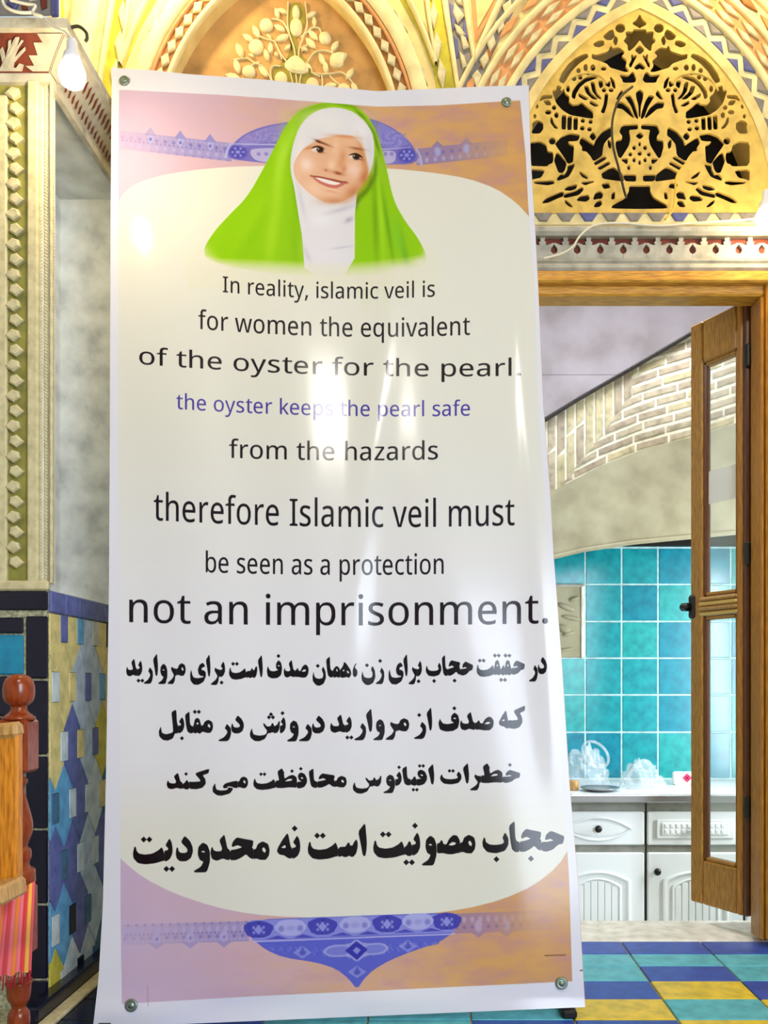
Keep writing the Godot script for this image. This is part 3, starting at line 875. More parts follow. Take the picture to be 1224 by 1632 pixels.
	for k in 14:
		paint("300,%f 340,%f 480,%f 560,%f 660,%f 700,%f 700,460 300,460" % [400 + k * 2.6, 410 + k * 2.0, 416 + k * 1.9, 418 + k * 1.9, 408 + k * 2.2, 396 + k * 2.6], Color8(233, 231, 212), 0.14 + 0.012 * k, 0)

func print_banner() -> ImageTexture:
	edge_l = outline(LEFT_EDGE)
	edge_r = outline(RIGHT_EDGE)
	sag = outline(TOP_SAG)
	base_print()
	# the cream field, round-shouldered and bowl-footed
	paint("188,322 198,306 216,293 250,281 300,272 360,266 430,264 520,264 620,268 690,275 745,284 790,300 822,322 846,348 872,380 872,520 884,640 890,780 898,900 906,1100 913,1300 911,1345 890,1380 850,1412 800,1434 740,1449 660,1459 560,1463 470,1462 400,1457 340,1445 280,1425 230,1400 195,1372 178,1350 180,700", Color8(232, 231, 219), 1.0, 1)
	ornaments()
	# below the middle, cool light is painted into the field's cream
	for k in 60:
		var y := 620.0 + k * 12.0
		var p := "190,%f 898,%f 900,%f 190,%f" % [y, y, y + 12.0, y + 12.0]
		var a := smoothstep(0.0, 1.0, k / 36.0) * (1.0 - smoothstep(48.0, 60.0, k)) * 0.9
		if a > 0.01:
			paint(p, Color8(235, 235, 243), a, 0)
	portrait()
	var black := Color8(26, 20, 34)
	words("In reality, islamic veil is", 355, 693, 465.5, 475.5, 472.6, 35, black)
	words("for women the equivalent", 316, 749, 524, 536, 533.5, 41, black)
	words("of the oyster for the pearl.", 222, 830, 580.5, 597.5, 599, 37.5, black)
	words("the oyster keeps the pearl safe", 281, 749, 652, 662.5, 662.7, 33.5, Color8(74, 62, 160))
	words("from the hazards", 365, 698, 729.5, 733.5, 732, 40, black)
	words("therefore Islamic veil must", 245, 820, 829.5, 840, 837.5, 60, black)
	words("be seen as a protection", 328, 707, 912.3, 916.3, 915, 45, black)
	words("not an imprisonment.", 206, 873, 991.5, 996.5, 993, 66, black)
	persian()
	# the unprinted margin of the sheet
	fill([PackedVector2Array([Vector2(0, 0), Vector2(TW, 0), Vector2(TW, TH), Vector2(0, TH)]),
		to_tex(outline("190,143 350,151 500,162 600,170 700,168 829,160 838,250 842,330 852,455 858,640 868,780 874,890 887,1060 897,1250 907,1400 912,1564 700,1574 400,1588 194,1600 192,1440 192,1230 190,950 189,700 189,400 188,240"))], Color8(232, 232, 242))
	# two staples and a few scuffs
	paint("868,1522 902,1521 902,1523 868,1524", Color8(120, 78, 50), 0.8, 0)
	paint("924,1546 930,1545 930,1547 924,1548", Color8(90, 60, 50), 0.8, 0)
	paint("234,1570 236,1570 237,1604 235,1604", Color8(150, 130, 150), 0.35, 0)
	var im := Image.create_from_data(TW, TH, false, Image.FORMAT_RGB8, ink)
	return ImageTexture.create_from_image(im)

func make_banner() -> void:
	var root := thing("banner", "tall printed banner with a smiling girl in a green veil and English and Persian text", "banner", Vector3(-0.3, 0.0, -2.35))
	var m := StandardMaterial3D.new()
	m.albedo_texture = print_banner()
	m.albedo_color = Color(0.91, 0.91, 0.925)
	m.roughness = 0.15
	m.metallic_specular = 0.42
	m.texture_repeat = false
	var st := mb(true)
	var nx := 72
	var ny := 150
	var o := root.position
	for back in 2:
		for j in ny:
			for i in nx:
				var c := []
				for q in [[0, 0], [1, 0], [1, 1], [0, 1]]:
					c.append(Vector2(float(i + q[0]) / nx, float(j + q[1]) / ny))
				if back:
					continue
				for k in [0, 1, 2, 0, 2, 3]:
					st.set_uv(c[k])
					st.add_vertex(sheet_point(c[k].x, c[k].y) - o)
	obj("printed_sheet", fin(st), m, root)
	var bk := mb(true)
	for j in ny:
		for i in nx:
			var c := []
			for q in [[0, 0], [1, 0], [1, 1], [0, 1]]:
				c.append(sheet_point(float(i + q[0]) / nx, float(j + q[1]) / ny, -0.0015) - o)
			for k in [0, 2, 1, 0, 3, 2]:
				bk.add_vertex(c[k])
	obj("sheet_back", fin(bk), M.paper, root)
	for p in [[0.031, 0.013], [0.945, 0.018], [0.074, 0.978], [0.954, 0.973]]:
		var e := mb(true)
		var n := 18
		lathe(e, [Vector2(0.016, 0.0), Vector2(0.0165, 0.003), Vector2(0.013, 0.0055), Vector2(0.010, 0.004), Vector2(0.0075, 0.004), Vector2(0.006, 0.006), Vector2(0.0, 0.0065)], Transform3D(Basis(Vector3.RIGHT, PI / 2 - 0.15), Vector3.ZERO), n)
		obj("screw_washer", fin(e), M.eyelet, root, sheet_point(p[0], p[1], 0.002) - o)
	# the stand that holds it up from behind
	var stand := root
	for s in [0.03, 0.965]:
		var a := sheet_point(s, 0.985, -0.03)
		var b := sheet_point(s, 0.02, -0.05)
		var t := mb(true)
		tube(t, [Vector3(a.x, 0.02, a.z) - o, a.lerp(b, 0.5) - Vector3(0, 0, 0.01) - o, b - o], 0.012, 10)
		obj("stand_upright", fin(t), M.black, stand)
		var f := mb()
		var x := a.x - o.x
		box(f, Vector3(x - 0.02, 0.001, a.z - o.z - 0.32), Vector3(x + 0.02, 0.024, a.z - o.z + 0.045), 0.006)
		obj("stand_foot", fin(f), M.rubber, stand)
	for t in [0.06, 0.94]:
		var bar := mb(true)
		tube(bar, [sheet_point(0.03, t, -0.045) - o, sheet_point(0.5, t, -0.05) - o, sheet_point(0.965, t, -0.045) - o], 0.010, 8)
		obj("stand_crossbar", fin(bar), M.black, stand)

# ---------- the setting ----------
func arch(axis: float, e: float, spring: float, r: float, n := 28) -> Array:   # a pointed arch, left foot to apex to right foot
	var out := []
	var top := acos(e / r)
	for k in n + 1:
		var a := top * k / n
		out.append(Vector2(axis + e - r * cos(a), spring - r * sin(a)))
	for k in range(n - 1, -1, -1):
		var a := top * k / n
		out.append(Vector2(axis - e + r * cos(a), spring - r * sin(a)))
	return out

func between(a: Array, b: Array) -> PackedVector2Array:
	var p := PackedVector2Array(a)
	var q := b.duplicate()
	q.reverse()
	p.append_array(PackedVector2Array(q))
	return p

func rib(a: Array, b: Array, d: float, h: float) -> ArrayMesh:   # a rounded moulding between two lines on the wall
	var st := mb(true)
	var prof := [[0.0, 0.0], [0.04, 0.55], [0.2, 0.92], [0.5, 1.0], [0.8, 0.92], [0.96, 0.55], [1.0, 0.0]]
	for i in a.size() - 1:
		for k in prof.size() - 1:
			var v := []
			for q in [[i, k], [i + 1, k], [i + 1, k + 1], [i, k + 1]]:
				var p: Vector2 = a[q[0]].lerp(b[q[0]], prof[q[1]][0])
				var w := at(p.x, p.y, WALL)
				v.append(Vector3(w.x, w.y, -d + prof[q[1]][1] * h))
			quad(st, v[0], v[1], v[2], v[3])
	return fin(st)

func gem(corners: PackedVector2Array, d: float, h: float, d_ref := WALL) -> ArrayMesh:   # a facetted plaster piece standing out of the wall
	var st := mb()
	var c := Vector2.ZERO
	for p in corners:
		c += p / corners.size()
	if Geometry2D.is_polygon_clockwise(corners):
		corners.reverse()
	for i in corners.size():
		var a := corners[i]
		var b := corners[(i + 1) % corners.size()]
		var ring := []
		for k in [[a, 1.0, 0.0], [b, 1.0, 0.0], [b, 1.0, 0.7], [a, 1.0, 0.7], [b, 0.72, 1.0], [a, 0.72, 1.0], [c, 1.0, 1.0]]:
			var q: Vector2 = c.lerp(k[0], k[1])
			var w := at(q.x, q.y, d_ref)
			ring.append(Vector3(w.x, w.y, -d + k[2] * h))
		quad(st, ring[1], ring[0], ring[3], ring[2])
		quad(st, ring[2], ring[3], ring[5], ring[4])
		tri(st, ring[4], ring[5], ring[6])
	return fin(st)

func lozenges(a: Array, b: Array, count: int, m: Array, parent: Node3D, d: float, h: float, wide := 0.62, called := "lozenge") -> void:   # one row of them between two lines
	for k in count:
		var t := (k + 0.5) / count * (a.size() - 1)
		var dt := wide / count * (a.size() - 1) * 0.5
		var f := func(tt: float, s: float) -> Vector2:
			var i := clampi(int(tt), 0, a.size() - 2)
			return a[i].lerp(a[i + 1], tt - i).lerp(b[i].lerp(b[i + 1], tt - i), s)
		var p := PackedVector2Array([f.call(t, 0.06), f.call(minf(t + dt, a.size() - 1.001), 0.5), f.call(t, 0.94), f.call(maxf(t - dt, 0.0), 0.5)])
		var mid: Vector2 = f.call(t, 0.5)
		if mid.x > 70 and mid.x < 1250 and mid.y > -60:
			obj(called, gem(p, d, h), m[k % m.size()], parent)

func triangles(a: Array, b: Array, count: int, m: Array, parent: Node3D, d: float, h: float) -> void:   # half lozenges that fill the edges of such a row
	for k in count:
		for side in 2:
			var t0 := float(k) / count * (a.size() - 1) + (0.09 / count) * (a.size() - 1)
			var t1 := (k + 0.91) / count * (a.size() - 1)
			var f := func(tt: float, s: float) -> Vector2:
				var i := clampi(int(tt), 0, a.size() - 2)
				return a[i].lerp(a[i + 1], tt - i).lerp(b[i].lerp(b[i + 1], tt - i), s)
			var off := 0.5 / count * (a.size() - 1)
			var p := PackedVector2Array([f.call(t0 + off * side, 0.03 if side == 0 else 0.97), f.call(minf(t1 + off * side, a.size() - 1.001), 0.03 if side == 0 else 0.97), f.call((t0 + t1) / 2.0 + off * side, 0.54 if side == 0 else 0.46)])
			var mid: Vector2 = p[2]
			if mid.x > 830 and mid.x < 1250 and mid.y > -40:
				obj("triangle", gem(p, d, h), m[(k * 2 + side) % m.size()], parent)

func make_walls() -> void:
	# end wall: plain parts left and right of the door, a header, and the carved upper part
	var wb := struct("wall_back", slab(60, 345, 720, 1500.4, WALL, WALL + 0.25), M.plaster)
	obj("render_coat", slab(60, 296, 250, 1500.4, WALL - 0.004, WALL + 0.002), M.plaster, wb)
	struct("wall_back_right", slab(1240, 345, 1900, 1500.4, WALL, WALL + 0.25), M.white_wall)
	struct("wall_back_header", slab(720, 345, 1240, 432, WALL, WALL + 0.05), M.white_wall)
	var screen_hole := PackedVector2Array(arch(1019, 131.5, 330, 342))
	screen_hole.append(Vector2(1019 + 205, 342))
	screen_hole.append(Vector2(1019 - 205, 342))
	var niche := PackedVector2Array(arch(444, 128.8, 230, 317))
	niche.append(Vector2(444 + 188, 340))
	niche.append(Vector2(444 - 188, 340))
	var up := struct("wall_back_upper", pl([outline("60,-660 1900,-660 1900,345 60,345"), screen_hole, niche], WALL, WALL + 0.25, WALL), M.cream)
	obj("tympanum", slab(230, -80, 660, 345, WALL + 0.05, WALL + 0.2), M.ochre, up)
	obj("screen_dark_backing", slab(760, -60, 1280, 345, WALL + 0.20, WALL + 0.24), M.dark, up)  # near-black backing: darkness behind the screen put into the colour
	# the middle arch's bands
	var g := WALL - 0.002
	var A := func(r: float) -> Array: return arch(444, 128.8, 230, r)
	obj("rib", rib(A.call(316), A.call(326), WALL, 0.018), M.cream_rib, up)
	obj("band_ground", pl([between(A.call(326), A.call(346))], g, WALL, WALL), M.tan, up)
	lozenges(A.call(327), A.call(345), 32, [M.kite], up, g, 0.010, 0.98)
	obj("rib", rib(A.call(345), A.call(351), WALL, 0.012), M.pink, up)
	obj("rib", rib(A.call(351), A.call(377), WALL, 0.022), M.cream_rib, up)
	for s in [1.0, -1.0]:
		var fx := func(p: PackedVector2Array) -> PackedVector2Array:   # the two sides of the arch mirror each other
			var out := PackedVector2Array()
			for v in p:
				out.append(v if s > 0 else Vector2(888 - v.x, v.y))
			return out
		var line := func(text: String) -> Array: return Array(fx.call(PackedVector2Array(spline(Array(outline(text)), 5))))
		var pair := func(a: String, b: String, h: float, m: Material) -> void:
			var p: Array = line.call(a)
			var q: Array = line.call(b)
			obj("rib", rib(p, q, WALL, h) if s > 0 else rib(q, p, WALL, h), m, up)
		obj("band_ground", pl([fx.call(outline("595,-70 632,-10 664,45 690,110 702,170 733,170 722,110 712,40 705,-70"))], g, WALL, WALL), M.lime, up)
		pair.call("612,-80 642,-10 668,46 692,108", "620,-80 650,-12 676,42 696,102", 0.024, M.cream_rib)
		pair.call("668,-80 676,0 684,56 692,104", "676,-80 684,-2 690,54 698,106", 0.024, M.cream_rib)
		obj("field", pl([fx.call(outline("622,-80 652,-10 678,42 691,84 686,56 678,0 668,-80"))], g - 0.004, WALL, WALL), M.cream, up)
		for q in ["628,18 640,32 650,54 638,44", "648,58 660,74 668,98 656,86", "664,98 676,112 682,138 670,124", "684,-40 692,-20 688,4 681,-18", "690,2 698,24 692,50 685,28", "694,50 704,72 698,100 690,76", "700,96 711,116 706,146 697,122", "700,-50 706,-30 703,-6 696,-28"]:
			obj("lozenge", gem(fx.call(outline(q)), g, 0.012), M.kite, up)
		pair.call("694,-80 703,0 715,75 727,150", "704,-80 713,0 724,75 734,150", 0.020, M.cream_rib)
		if s < 0:
			pair.call("720,-80 727,0 738,75 748,150", "768,-80 772,0 780,75 786,150", 0.025, M.cream_rib)
			obj("band_ground", pl([outline("60,-80 98,-80 106,150 60,150")], g, WALL, WALL), M.lime, up)
			for k in 9:
				obj("lozenge", gem(outline("%f,%f %f,%f %f,%f %f,%f" % [74, -60 + k * 22, 84, -50 + k * 22, 94, -60 + k * 22, 84, -38 + k * 22]), g, 0.012), M.kite, up)
			continue
		# the spandrel's blue and cream chevrons between the two arches
		obj("band_ground", pl([outline("704,-80 728,-80 737,0 746,60 755,104 770,80 796,20 818,-20 846,-80 872,-80 826,4 796,64 774,110 764,150 734,150 724,75 713,0")], g, WALL, WALL), M.grey_blue, up)
		for q in ["721,-14 731,-4 738,12 728,8", "724,6 733,18 740,28 729,40 722,24", "723,40 733,46 742,58 736,62 728,56", "733,58 742,62 748,78 738,82", "731,84 740,92 744,108 737,112", "752,124 760,114 768,124 761,148",
			"764,98 776,84 779,98 770,112", "774,68 786,56 790,72 781,86", "788,40 800,28 804,46 794,56", "800,12 814,2 816,18 808,32", "816,-18 830,-30 830,-12 822,-2"]:
			obj("lozenge", gem(outline(q), g, 0.011), M.kite, up)
		for q in ["716,6 724,12 727,40 721,52", "738,30 744,40 747,66 738,58", "722,58 729,66 731,92 727,94", "752,122 748,132 756,140 762,128", "806,-4 822,-26 820,-8 810,6", "782,50 796,34 790,52"]:
			obj("lozenge", gem(outline(q), g, 0.006), M.blue_paint, up)
		pair.call("728,-80 737,0 745,58 754,104", "738,-80 747,0 753,52 757,84", 0.022, M.cream_rib)
		pair.call("846,-80 814,-20 784,44 757,104", "832,-80 803,-18 778,34 757,84", 0.022, M.cream_rib)
		obj("field_edge", pl([outline("742,-80 750,0 758,68 796,0 828,-80")], g - 0.003, WALL, WALL), M.pink, up)
		obj("field", pl([outline("752,-80 757,-10 761,48 790,-4 818,-80")], g - 0.007, WALL, WALL), M.cream, up)
	# the right-hand arch round the pierced screen
	var B := func(r: float) -> Array: return arch(1019, 131.5, 330, r)
	obj("arch_border", pl([between(B.call(341), B.call(357))], WALL - 0.008, WALL + 0.05, WALL), M.cream, up)
	obj("band_ground", pl([between(B.call(357), B.call(380))], g, WALL, WALL), M.cream_rib, up)
	triangles(B.call(357), B.call(381), 23, [M.grey_blue, M.grey_blue, M.blue_paint, M.grey_blue, M.blue_paint, M.blue_paint, M.grey_blue], up, g, 0.007)
	obj("rib", rib(B.call(381), B.call(394), WALL, 0.018), M.cream_rib, up)
	obj("band_ground", pl([between(B.call(394), B.call(424))], g, WALL, WALL), M.pink, up)
	lozenges(B.call(396), B.call(408), 22, [M.kite], up, g, 0.010, 0.9)
	lozenges(B.call(410), B.call(422), 22, [M.kite], up, g, 0.010, 0.9)
	obj("rib", rib(B.call(424), B.call(434), WALL, 0.018), M.cream_rib, up)
	lozenges(B.call(437), B.call(452), 20, [M.pink, M.tan, M.pink], up, g, 0.008, 0.9)
	obj("rib", rib(B.call(455), B.call(463), WALL, 0.02), M.cream_rib, up)
	# sill of triangles under the screen, then the palmette cornice over the door
	obj("band_ground", slab(720, 341, 1260, 358, WALL - 0.012, WALL), M.cream_rib, up)
	for k in 15:
		var u := 742.0 + k * 36.0
		obj("triangle", gem(outline("%f,343 %f,343 %f,356 %f,356" % [u, u + 30, u + 21, u + 9]), WALL - 0.012, 0.006), [M.grey_blue, M.blue_paint, M.grey_blue, M.grey_blue][k % 4], up)
	# kitchen shell
	struct("wall_kitchen", bx(Vector3(-0.6, -0.5, -KIT - 0.2), Vector3(2.6, 1.9, -KIT + 0.0015)), M.grout_pale)
	struct("wall_kitchen_far", bx(Vector3(-0.6, 1.9, -5.0), Vector3(3.2, 3.4, -4.80)), M.lilac)
	struct("wall_kitchen_left", bx(Vector3(-0.75, -0.5, -5.6), Vector3(-0.6, 3.4, -3.32)), M.white_wall)
	struct("wall_kitchen_right", bx(Vector3(2.6, -0.5, -5.6), Vector3(2.75, 3.4, -3.32)), M.white_wall)
	struct("ceiling_kitchen", bx(Vector3(-0.75, 3.4, -5.6), Vector3(3.2, 3.5, -3.32)), M.lilac)
	struct("ceiling_kitchen_beam", bx(Vector3(-0.6, at(0, 592, 4.75).y, -4.82), Vector3(3.2, 3.4, -4.797)), M.lilac)
	struct("floor_kitchen", bx(Vector3(-0.75, -0.55, -5.6), Vector3(3.2, -0.45, -3.32)), M.sill)
	# shell of the room itself
	var fl := struct("floor", bx(Vector3(-3.2, -0.25, -3.07), Vector3(2.6, -0.006, 4.2)), M.grout)
	floor_tiles(fl)
	struct("trim_1", bx(Vector3(0.0, -0.45, -3.33), Vector3(1.3, 0.004, -3.076), 0.006), M.sill)
	var wr := mb()   # the right wall; its wide unseen window is added to light the room
	box(wr, Vector3(2.55, -0.25, -3.32), Vector3(2.7, 0.7, 4.2))
	box(wr, Vector3(2.55, 3.3, -3.32), Vector3(2.7, 4.75, 4.2))
	box(wr, Vector3(2.55, 0.7, -3.32), Vector3(2.7, 3.3, 0.1))
	box(wr, Vector3(2.55, 0.7, 2.9), Vector3(2.7, 3.3, 4.2))
	struct("wall_right", fin(wr), M.white_wall)
	struct("wall_far_left", bx(Vector3(-3.3, -0.25, -3.32), Vector3(-3.15, 4.75, 4.2)), M.white_wall)
	struct("ceiling", bx(Vector3(-3.3, 4.6, -3.32), Vector3(2.7, 4.8, 4.2)), M.cream)
	struct("wall_front", bx(Vector3(-3.2, -0.25, 4.0), Vector3(2.6, 4.75, 4.2)), M.white_wall)
	var win := struct("added_window_1", bx(Vector3(2.66, 0.7, 0.1), Vector3(2.68, 3.3, 2.9)), M.added_window_glow)
	for z in [0.14, 1.06, 1.94, 2.86]:
		obj("mullion", bx(Vector3(2.57, 0.7, z - 0.04), Vector3(2.63, 3.3, z + 0.04), 0.008), M.wood_up, win)
	for y in [0.74, 2.0, 3.26]:
		obj("glazing_bar", bx(Vector3(2.58, y - 0.04, 0.1), Vector3(2.64, y + 0.04, 2.9), 0.008), M.wood, win)

func floor_tiles(fl: Node3D) -> void:
	var rows := [3.068, 2.927, 2.802, 2.662, 2.510, 2.354, 2.208, 2.062, 1.918, 1.774]
	var cols := []
	for k in range(-6, 4):
		cols.append(0.656 + k * 0.277)
	var plan := {3: "cttcyc", 4: "cttcyc", 5: "ctcytyt", 6: "cttcycy", 2: "ctcycytt", 1: "tctcytty"}
	var named := {"c": M.cobalt, "t": M.teal, "y": M.yellow}
	for j in rows.size() - 1:
		for i in cols.size():
			var x: float = cols[i]
			var key := "cttcyctyct"
			if i == 6:
				key = "ctcytytcy"
			elif i == 5:
				key = "cttcyctcy"
			elif i == 4:
				key = "tctctcytc"
			elif i < 4:
				key = ["ytcttcty", "tcyctytc", "ctytttcy", "tyctttyc"][i]
			var m: Material = named[key[j % key.length()]]
			if i <= 1 and j >= 3:
				m = M.navy if i == 0 else M.cobalt
			obj("floor_tile", bx(Vector3(maxf(x + 0.003, -1.06), -0.02, -rows[j] + 0.003), Vector3(x + 0.277 - 0.003, rng.randf() * 0.001, -rows[j + 1] - 0.003), 0.002), m, fl)

func sweep_corner(prof: Array, m: Material, called: String, parent: Node3D, kinds: Array) -> void:
	# a moulding that runs along the pier's front, turns its corner and runs back along its side; prof: Vector2(how far it stands out, height)
	for part in [0, 1, 2]:   # the plain members, the hollow's red ground in front, its pale ground along the side
		var st := mb()
		for i in prof.size() - 1:
			if kinds[i] != mini(part, 1):
				continue
			var a: Vector2 = prof[i]
			var b: Vector2 = prof[i + 1]
			var f := func(p: Vector2, k: int) -> Vector3:
				return [Vector3(-3.2, p.y, -PIER + p.x), Vector3(SIDE + p.x, p.y, -PIER + p.x), Vector3(SIDE + p.x, p.y, -WALL)][k]
			for k in [[0, 1], [0], [1]][part]:
				quad(st, f.call(a, k), f.call(a, k + 1), f.call(b, k + 1), f.call(b, k))
		obj(called if part == 0 else called + "_ground", fin(st), M.cornice_red if part == 1 else m, parent)

func make_pier() -> void:
	var top := at(0, 940, PIER).y
	var soffit := at(0, 317, WALL).y
	var st := mb()
	box(st, Vector3(-3.2, -0.2, -2.512), Vector3(SIDE, 4.7, -PIER))
	box(st, Vector3(-3.2, -0.2, -3.3), Vector3(-1.30, 4.7, -2.512))
	box(st, Vector3(-1.30, -0.2, -WALL), Vector3(SIDE, top, -2.512))
	box(st, Vector3(-1.30, soffit, -WALL), Vector3(SIDE, soffit + 0.10, -2.512))
	var w := struct("wall_left", fin(st), M.plaster)
	obj("soffit_lit_coat", bx(Vector3(-1.299, soffit - 0.004, -WALL + 0.001), Vector3(SIDE - 0.001, soffit + 0.001, -2.513)), M.soffit, w)  # paler coat imitates the bulb's light on the niche head
	# carved panel: two rows of kites on olive, a cream frame, rope mouldings
	var d := PIER
	obj("panel_ground", slab(-120, 128, 44, 926, d - 0.004, d), M.panel_olive, w)
	obj("panel_border", slab(-14, 150, 10, 930, d - 0.016, d, 0.004), M.kite, w)
	obj("panel_border", slab(42, 126, 60, 930, d - 0.020, d, 0.005), M.kite, w)
	obj("panel_border", slab(78, 126, 83, 930, d - 0.014, d, 0.003), M.kite, w)
	obj("panel_ledge", slab(-120, 925, 76, 941, d - 0.022, d, 0.005), M.kite, w)
	var v := 152.0
	while v < 925:
		for q in ["10,%f 22,%f 33,%f 35,%f 24,%f" % [v + 2, v - 9, v - 6, v + 4, v + 11], "42,%f 30,%f 20,%f 18,%f 29,%f" % [v + 26, v + 15, v + 18, v + 28, v + 35]]:
			if v < 905:
				obj("kite", gem(outline(q), d - 0.004, 0.014, d), M.kite, w)
		v += 48.0
	for side in 2:   # the rope mouldings' beads, too small to tell apart one by one
		var r := mb(true)
		for k in 150:
			for row in 2:
				var y := lerpf(at(0, 928, d).y, at(0, 128, d).y, (k + 0.5 * row) / 150.0)
				var c := Vector3(at(65.0 + row * 8.0, 0, d).x, y, -d) if side == 0 else Vector3(SIDE, y, -d - 0.016 - 0.018 * row)
				lathe(r, [Vector2(0, -0.0085), Vector2(0.004, -0.005), Vector2(0.005, 0), Vector2(0.004, 0.005), Vector2(0, 0.0085)], Transform3D(Basis(Vector3(0, 0, 1), 0.5 if row else -0.5), c), 6)
		var o := obj("rope_moulding", fin(r), M.kite, w)
		o.set_meta("kind", "stuff")
	# painted plaster above the cornice
	obj("panel_ground", slab(-120, -300, 80, 24, d - 0.003, d), M.grey_blue, w)
	obj("panel_border", slab(80, -300, 92, 24, d - 0.012, d, 0.003), M.blue_paint, w)
	for q in ["20,-8 34,4 26,18 12,8", "44,-14 58,-14 60,4 48,6", "36,12 44,8 46,18 38,20", "66,2 76,-4 76,14 68,18"]:
		obj("lozenge", gem(outline(q), d - 0.003, 0.006, d), [M.cornice, M.blue_paint, M.cornice_red, M.cornice][q.length() % 4], w)
	# cornice round the corner
	var prof := [Vector2(0, 2.572), Vector2(0.014, 2.576), Vector2(0.014, 2.600), Vector2(0.008, 2.606), Vector2(0.018, 2.618), Vector2(0.036, 2.634), Vector2(0.060, 2.652), Vector2(0.080, 2.664), Vector2(0.094, 2.667), Vector2(0.094, 2.694), Vector2(0, 2.70)]
	sweep_corner(prof, M.cornice, "cornice", w, [0, 0, 0, 1, 1, 1, 1, 0, 0, 0])
	var curve := [Vector2(0.010, 2.608), Vector2(0.018, 2.618), Vector2(0.036, 2.634), Vector2(0.060, 2.652), Vector2(0.078, 2.663)]
	var on := func(s: float, k: float, lift: float, face: int) -> Vector3:   # s along the run from the corner, k up the hollow
		var i := clampi(int(k * 4.0), 0, 3)
		var p: Vector2 = curve[i].lerp(curve[i + 1], clampf(k * 4.0 - i, 0.0, 1.0))
		var o := p.x + lift
		return Vector3(SIDE + p.x - s, p.y - lift * 0.6, -PIER + o) if face == 0 else Vector3(SIDE + o, p.y - lift * 0.6, -PIER + p.x - s)
	for n in 22:   # rows of small red dashes along the side
		for row in 2:
			var t := mb()
			var s0 := 0.09 + n * 0.024 + row * 0.009
			var k0 := 0.06 + row * 0.5
			quad(t, on.call(s0, k0, 0.003, 1), on.call(s0 + 0.009, k0 + 0.12, 0.003, 1), on.call(s0 + 0.006, k0 + 0.38, 0.003, 1), on.call(s0 - 0.003, k0 + 0.24, 0.003, 1))
			obj("red_dash", fin(t), M.cornice_red, w)
	for face in 1:
		for n in 8:
			var s0 := 0.118 + n * 0.094 - (0.03 if face else 0.0)
			if s0 > (0.45 if face == 0 else 0.62):
				break
			var t := mb()
			for q in ["0,-0.1 0.9,-0.1 0.9,0.30 0.62,0.34 0.5,0.16 0.36,0.2 0.34,0.36 0.5,0.5 0.72,0.66 0.62,0.74 0.4,0.62 0.26,0.5 0.3,0.72 0.42,0.88 0.28,0.92 0.16,0.74 0.16,0.9 0.1,1 0,1.0"]:
				var half := outline(q)
				var full := half.duplicate()
				for i in range(half.size() - 1, -1, -1):
					full.append(Vector2(-half[i].x, half[i].y))
				var ix := Geometry2D.triangulate_polygon(full)
				for i in range(0, ix.size(), 3):
					var vs := []
					for k in 3:
						var p: Vector2 = full[ix[i + k]]
						vs.append(on.call(s0 + p.x * (0.05 if face == 0 else 0.058), clampf(p.y, 0.0, 1.0) * 0.9, 0.006, face))
					if (vs[1] - vs[0]).cross(vs[2] - vs[0]).dot(Vector3(0.4, -0.3, 1.0) if face == 0 else Vector3(1.0, -0.3, 0.4)) > 0:
						tri(t, vs[0], vs[1], vs[2])
					else:
						tri(t, vs[0], vs[2], vs[1])
			obj("palmette", fin(t), M.cornice, w)
	var corner := mb()   # the plain plaster at the turn
	for face in 2:
		for i in 4:
			var a: Vector3 = on.call(0.0, i / 4.0, 0.004, face)
			var b: Vector3 = on.call(0.045, i / 4.0, 0.004, face)
			var c: Vector3 = on.call(0.07, (i + 1) / 4.0, 0.004, face)
			var e: Vector3 = on.call(0.0, (i + 1) / 4.0, 0.004, face)
			if face == 0:
				quad(corner, b, a, e, c)
			else:
				quad(corner, a, b, c, e)
	obj("cornice_corner", fin(corner), M.cornice, w)
	# tiled dado, front
	obj("dado_bed", slab(-500, 941, 75, 1640, d - 0.012, d), M.grout, w)
	for k in range(-3, 1):
		obj("wall_tile", slab(41 + k * 119 - (84 if k < 0 else 118), 942, 41 + k * 119 + 34, 972, d - 0.022, d - 0.012, 0.003) if k == 0 else slab(k * 119 - 77, 942, k * 119 + 40, 972, d - 0.022, d - 0.012, 0.003), M.navy, w)
	for e in [[982, 1081], [1085, 1202], [1206, 1320], [1324, 1440], [1444, 1560], [1564, 1640]]:
		obj("wall_tile", slab(41, e[0], 75, e[1], d - 0.022, d - 0.012, 0.003), M.navy, w)
	for k in 3:
		var u := 38.0 - 58.0 * (k + 1)
		obj("wall_tile", slab(u, 984, u + 56, 1009, d - 0.022, d - 0.012, 0.003), M.navy, w)
		for j in 4:
			obj("wall_tile", slab(u, 1012 + 66 * j, u + 56, 1075 + 66 * j, d - 0.022, d - 0.012, 0.003), [M.sky, M.navy, M.navy, M.cobalt][(j + k) % 4], w)
	# tiled dado, side: long hexagons with a small upright tile let into each joint
	var sx := SIDE + 0.002
	obj("dado_bed", bx(Vector3(SIDE - 0.01, 0, -WALL), Vector3(sx, top, -d)), M.grout, w)
	for k in 6:
		obj("wall_tile", bx(Vector3(sx - 0.004, top - 0.062, -d - 0.002 - (k + 1) * 0.1), Vector3(sx + 0.008, top - 0.002, -d - 0.004 - k * 0.1), 0.003), M.slate, w)  # the front's navy band, with its glossy light painted in as slate
	var W := 0.118
	var H := 0.245
	var S := 0.10
	var pitch := (H + S) / 2.0
	var hues := {0: "straw straw pale straw", 1: "straw pale pale straw", 2: "straw slate pale mustard", 3: "azure slate ice petrol", 4: "slate slate pale slate", 5: "azure slate pale petrol", 6: "mustard ice pale petrol", 7: "straw mustard pale pale"}
	var small := ["slate", "ice", "white_tile", "straw", "petrol", "azure", "ice", "navy"]
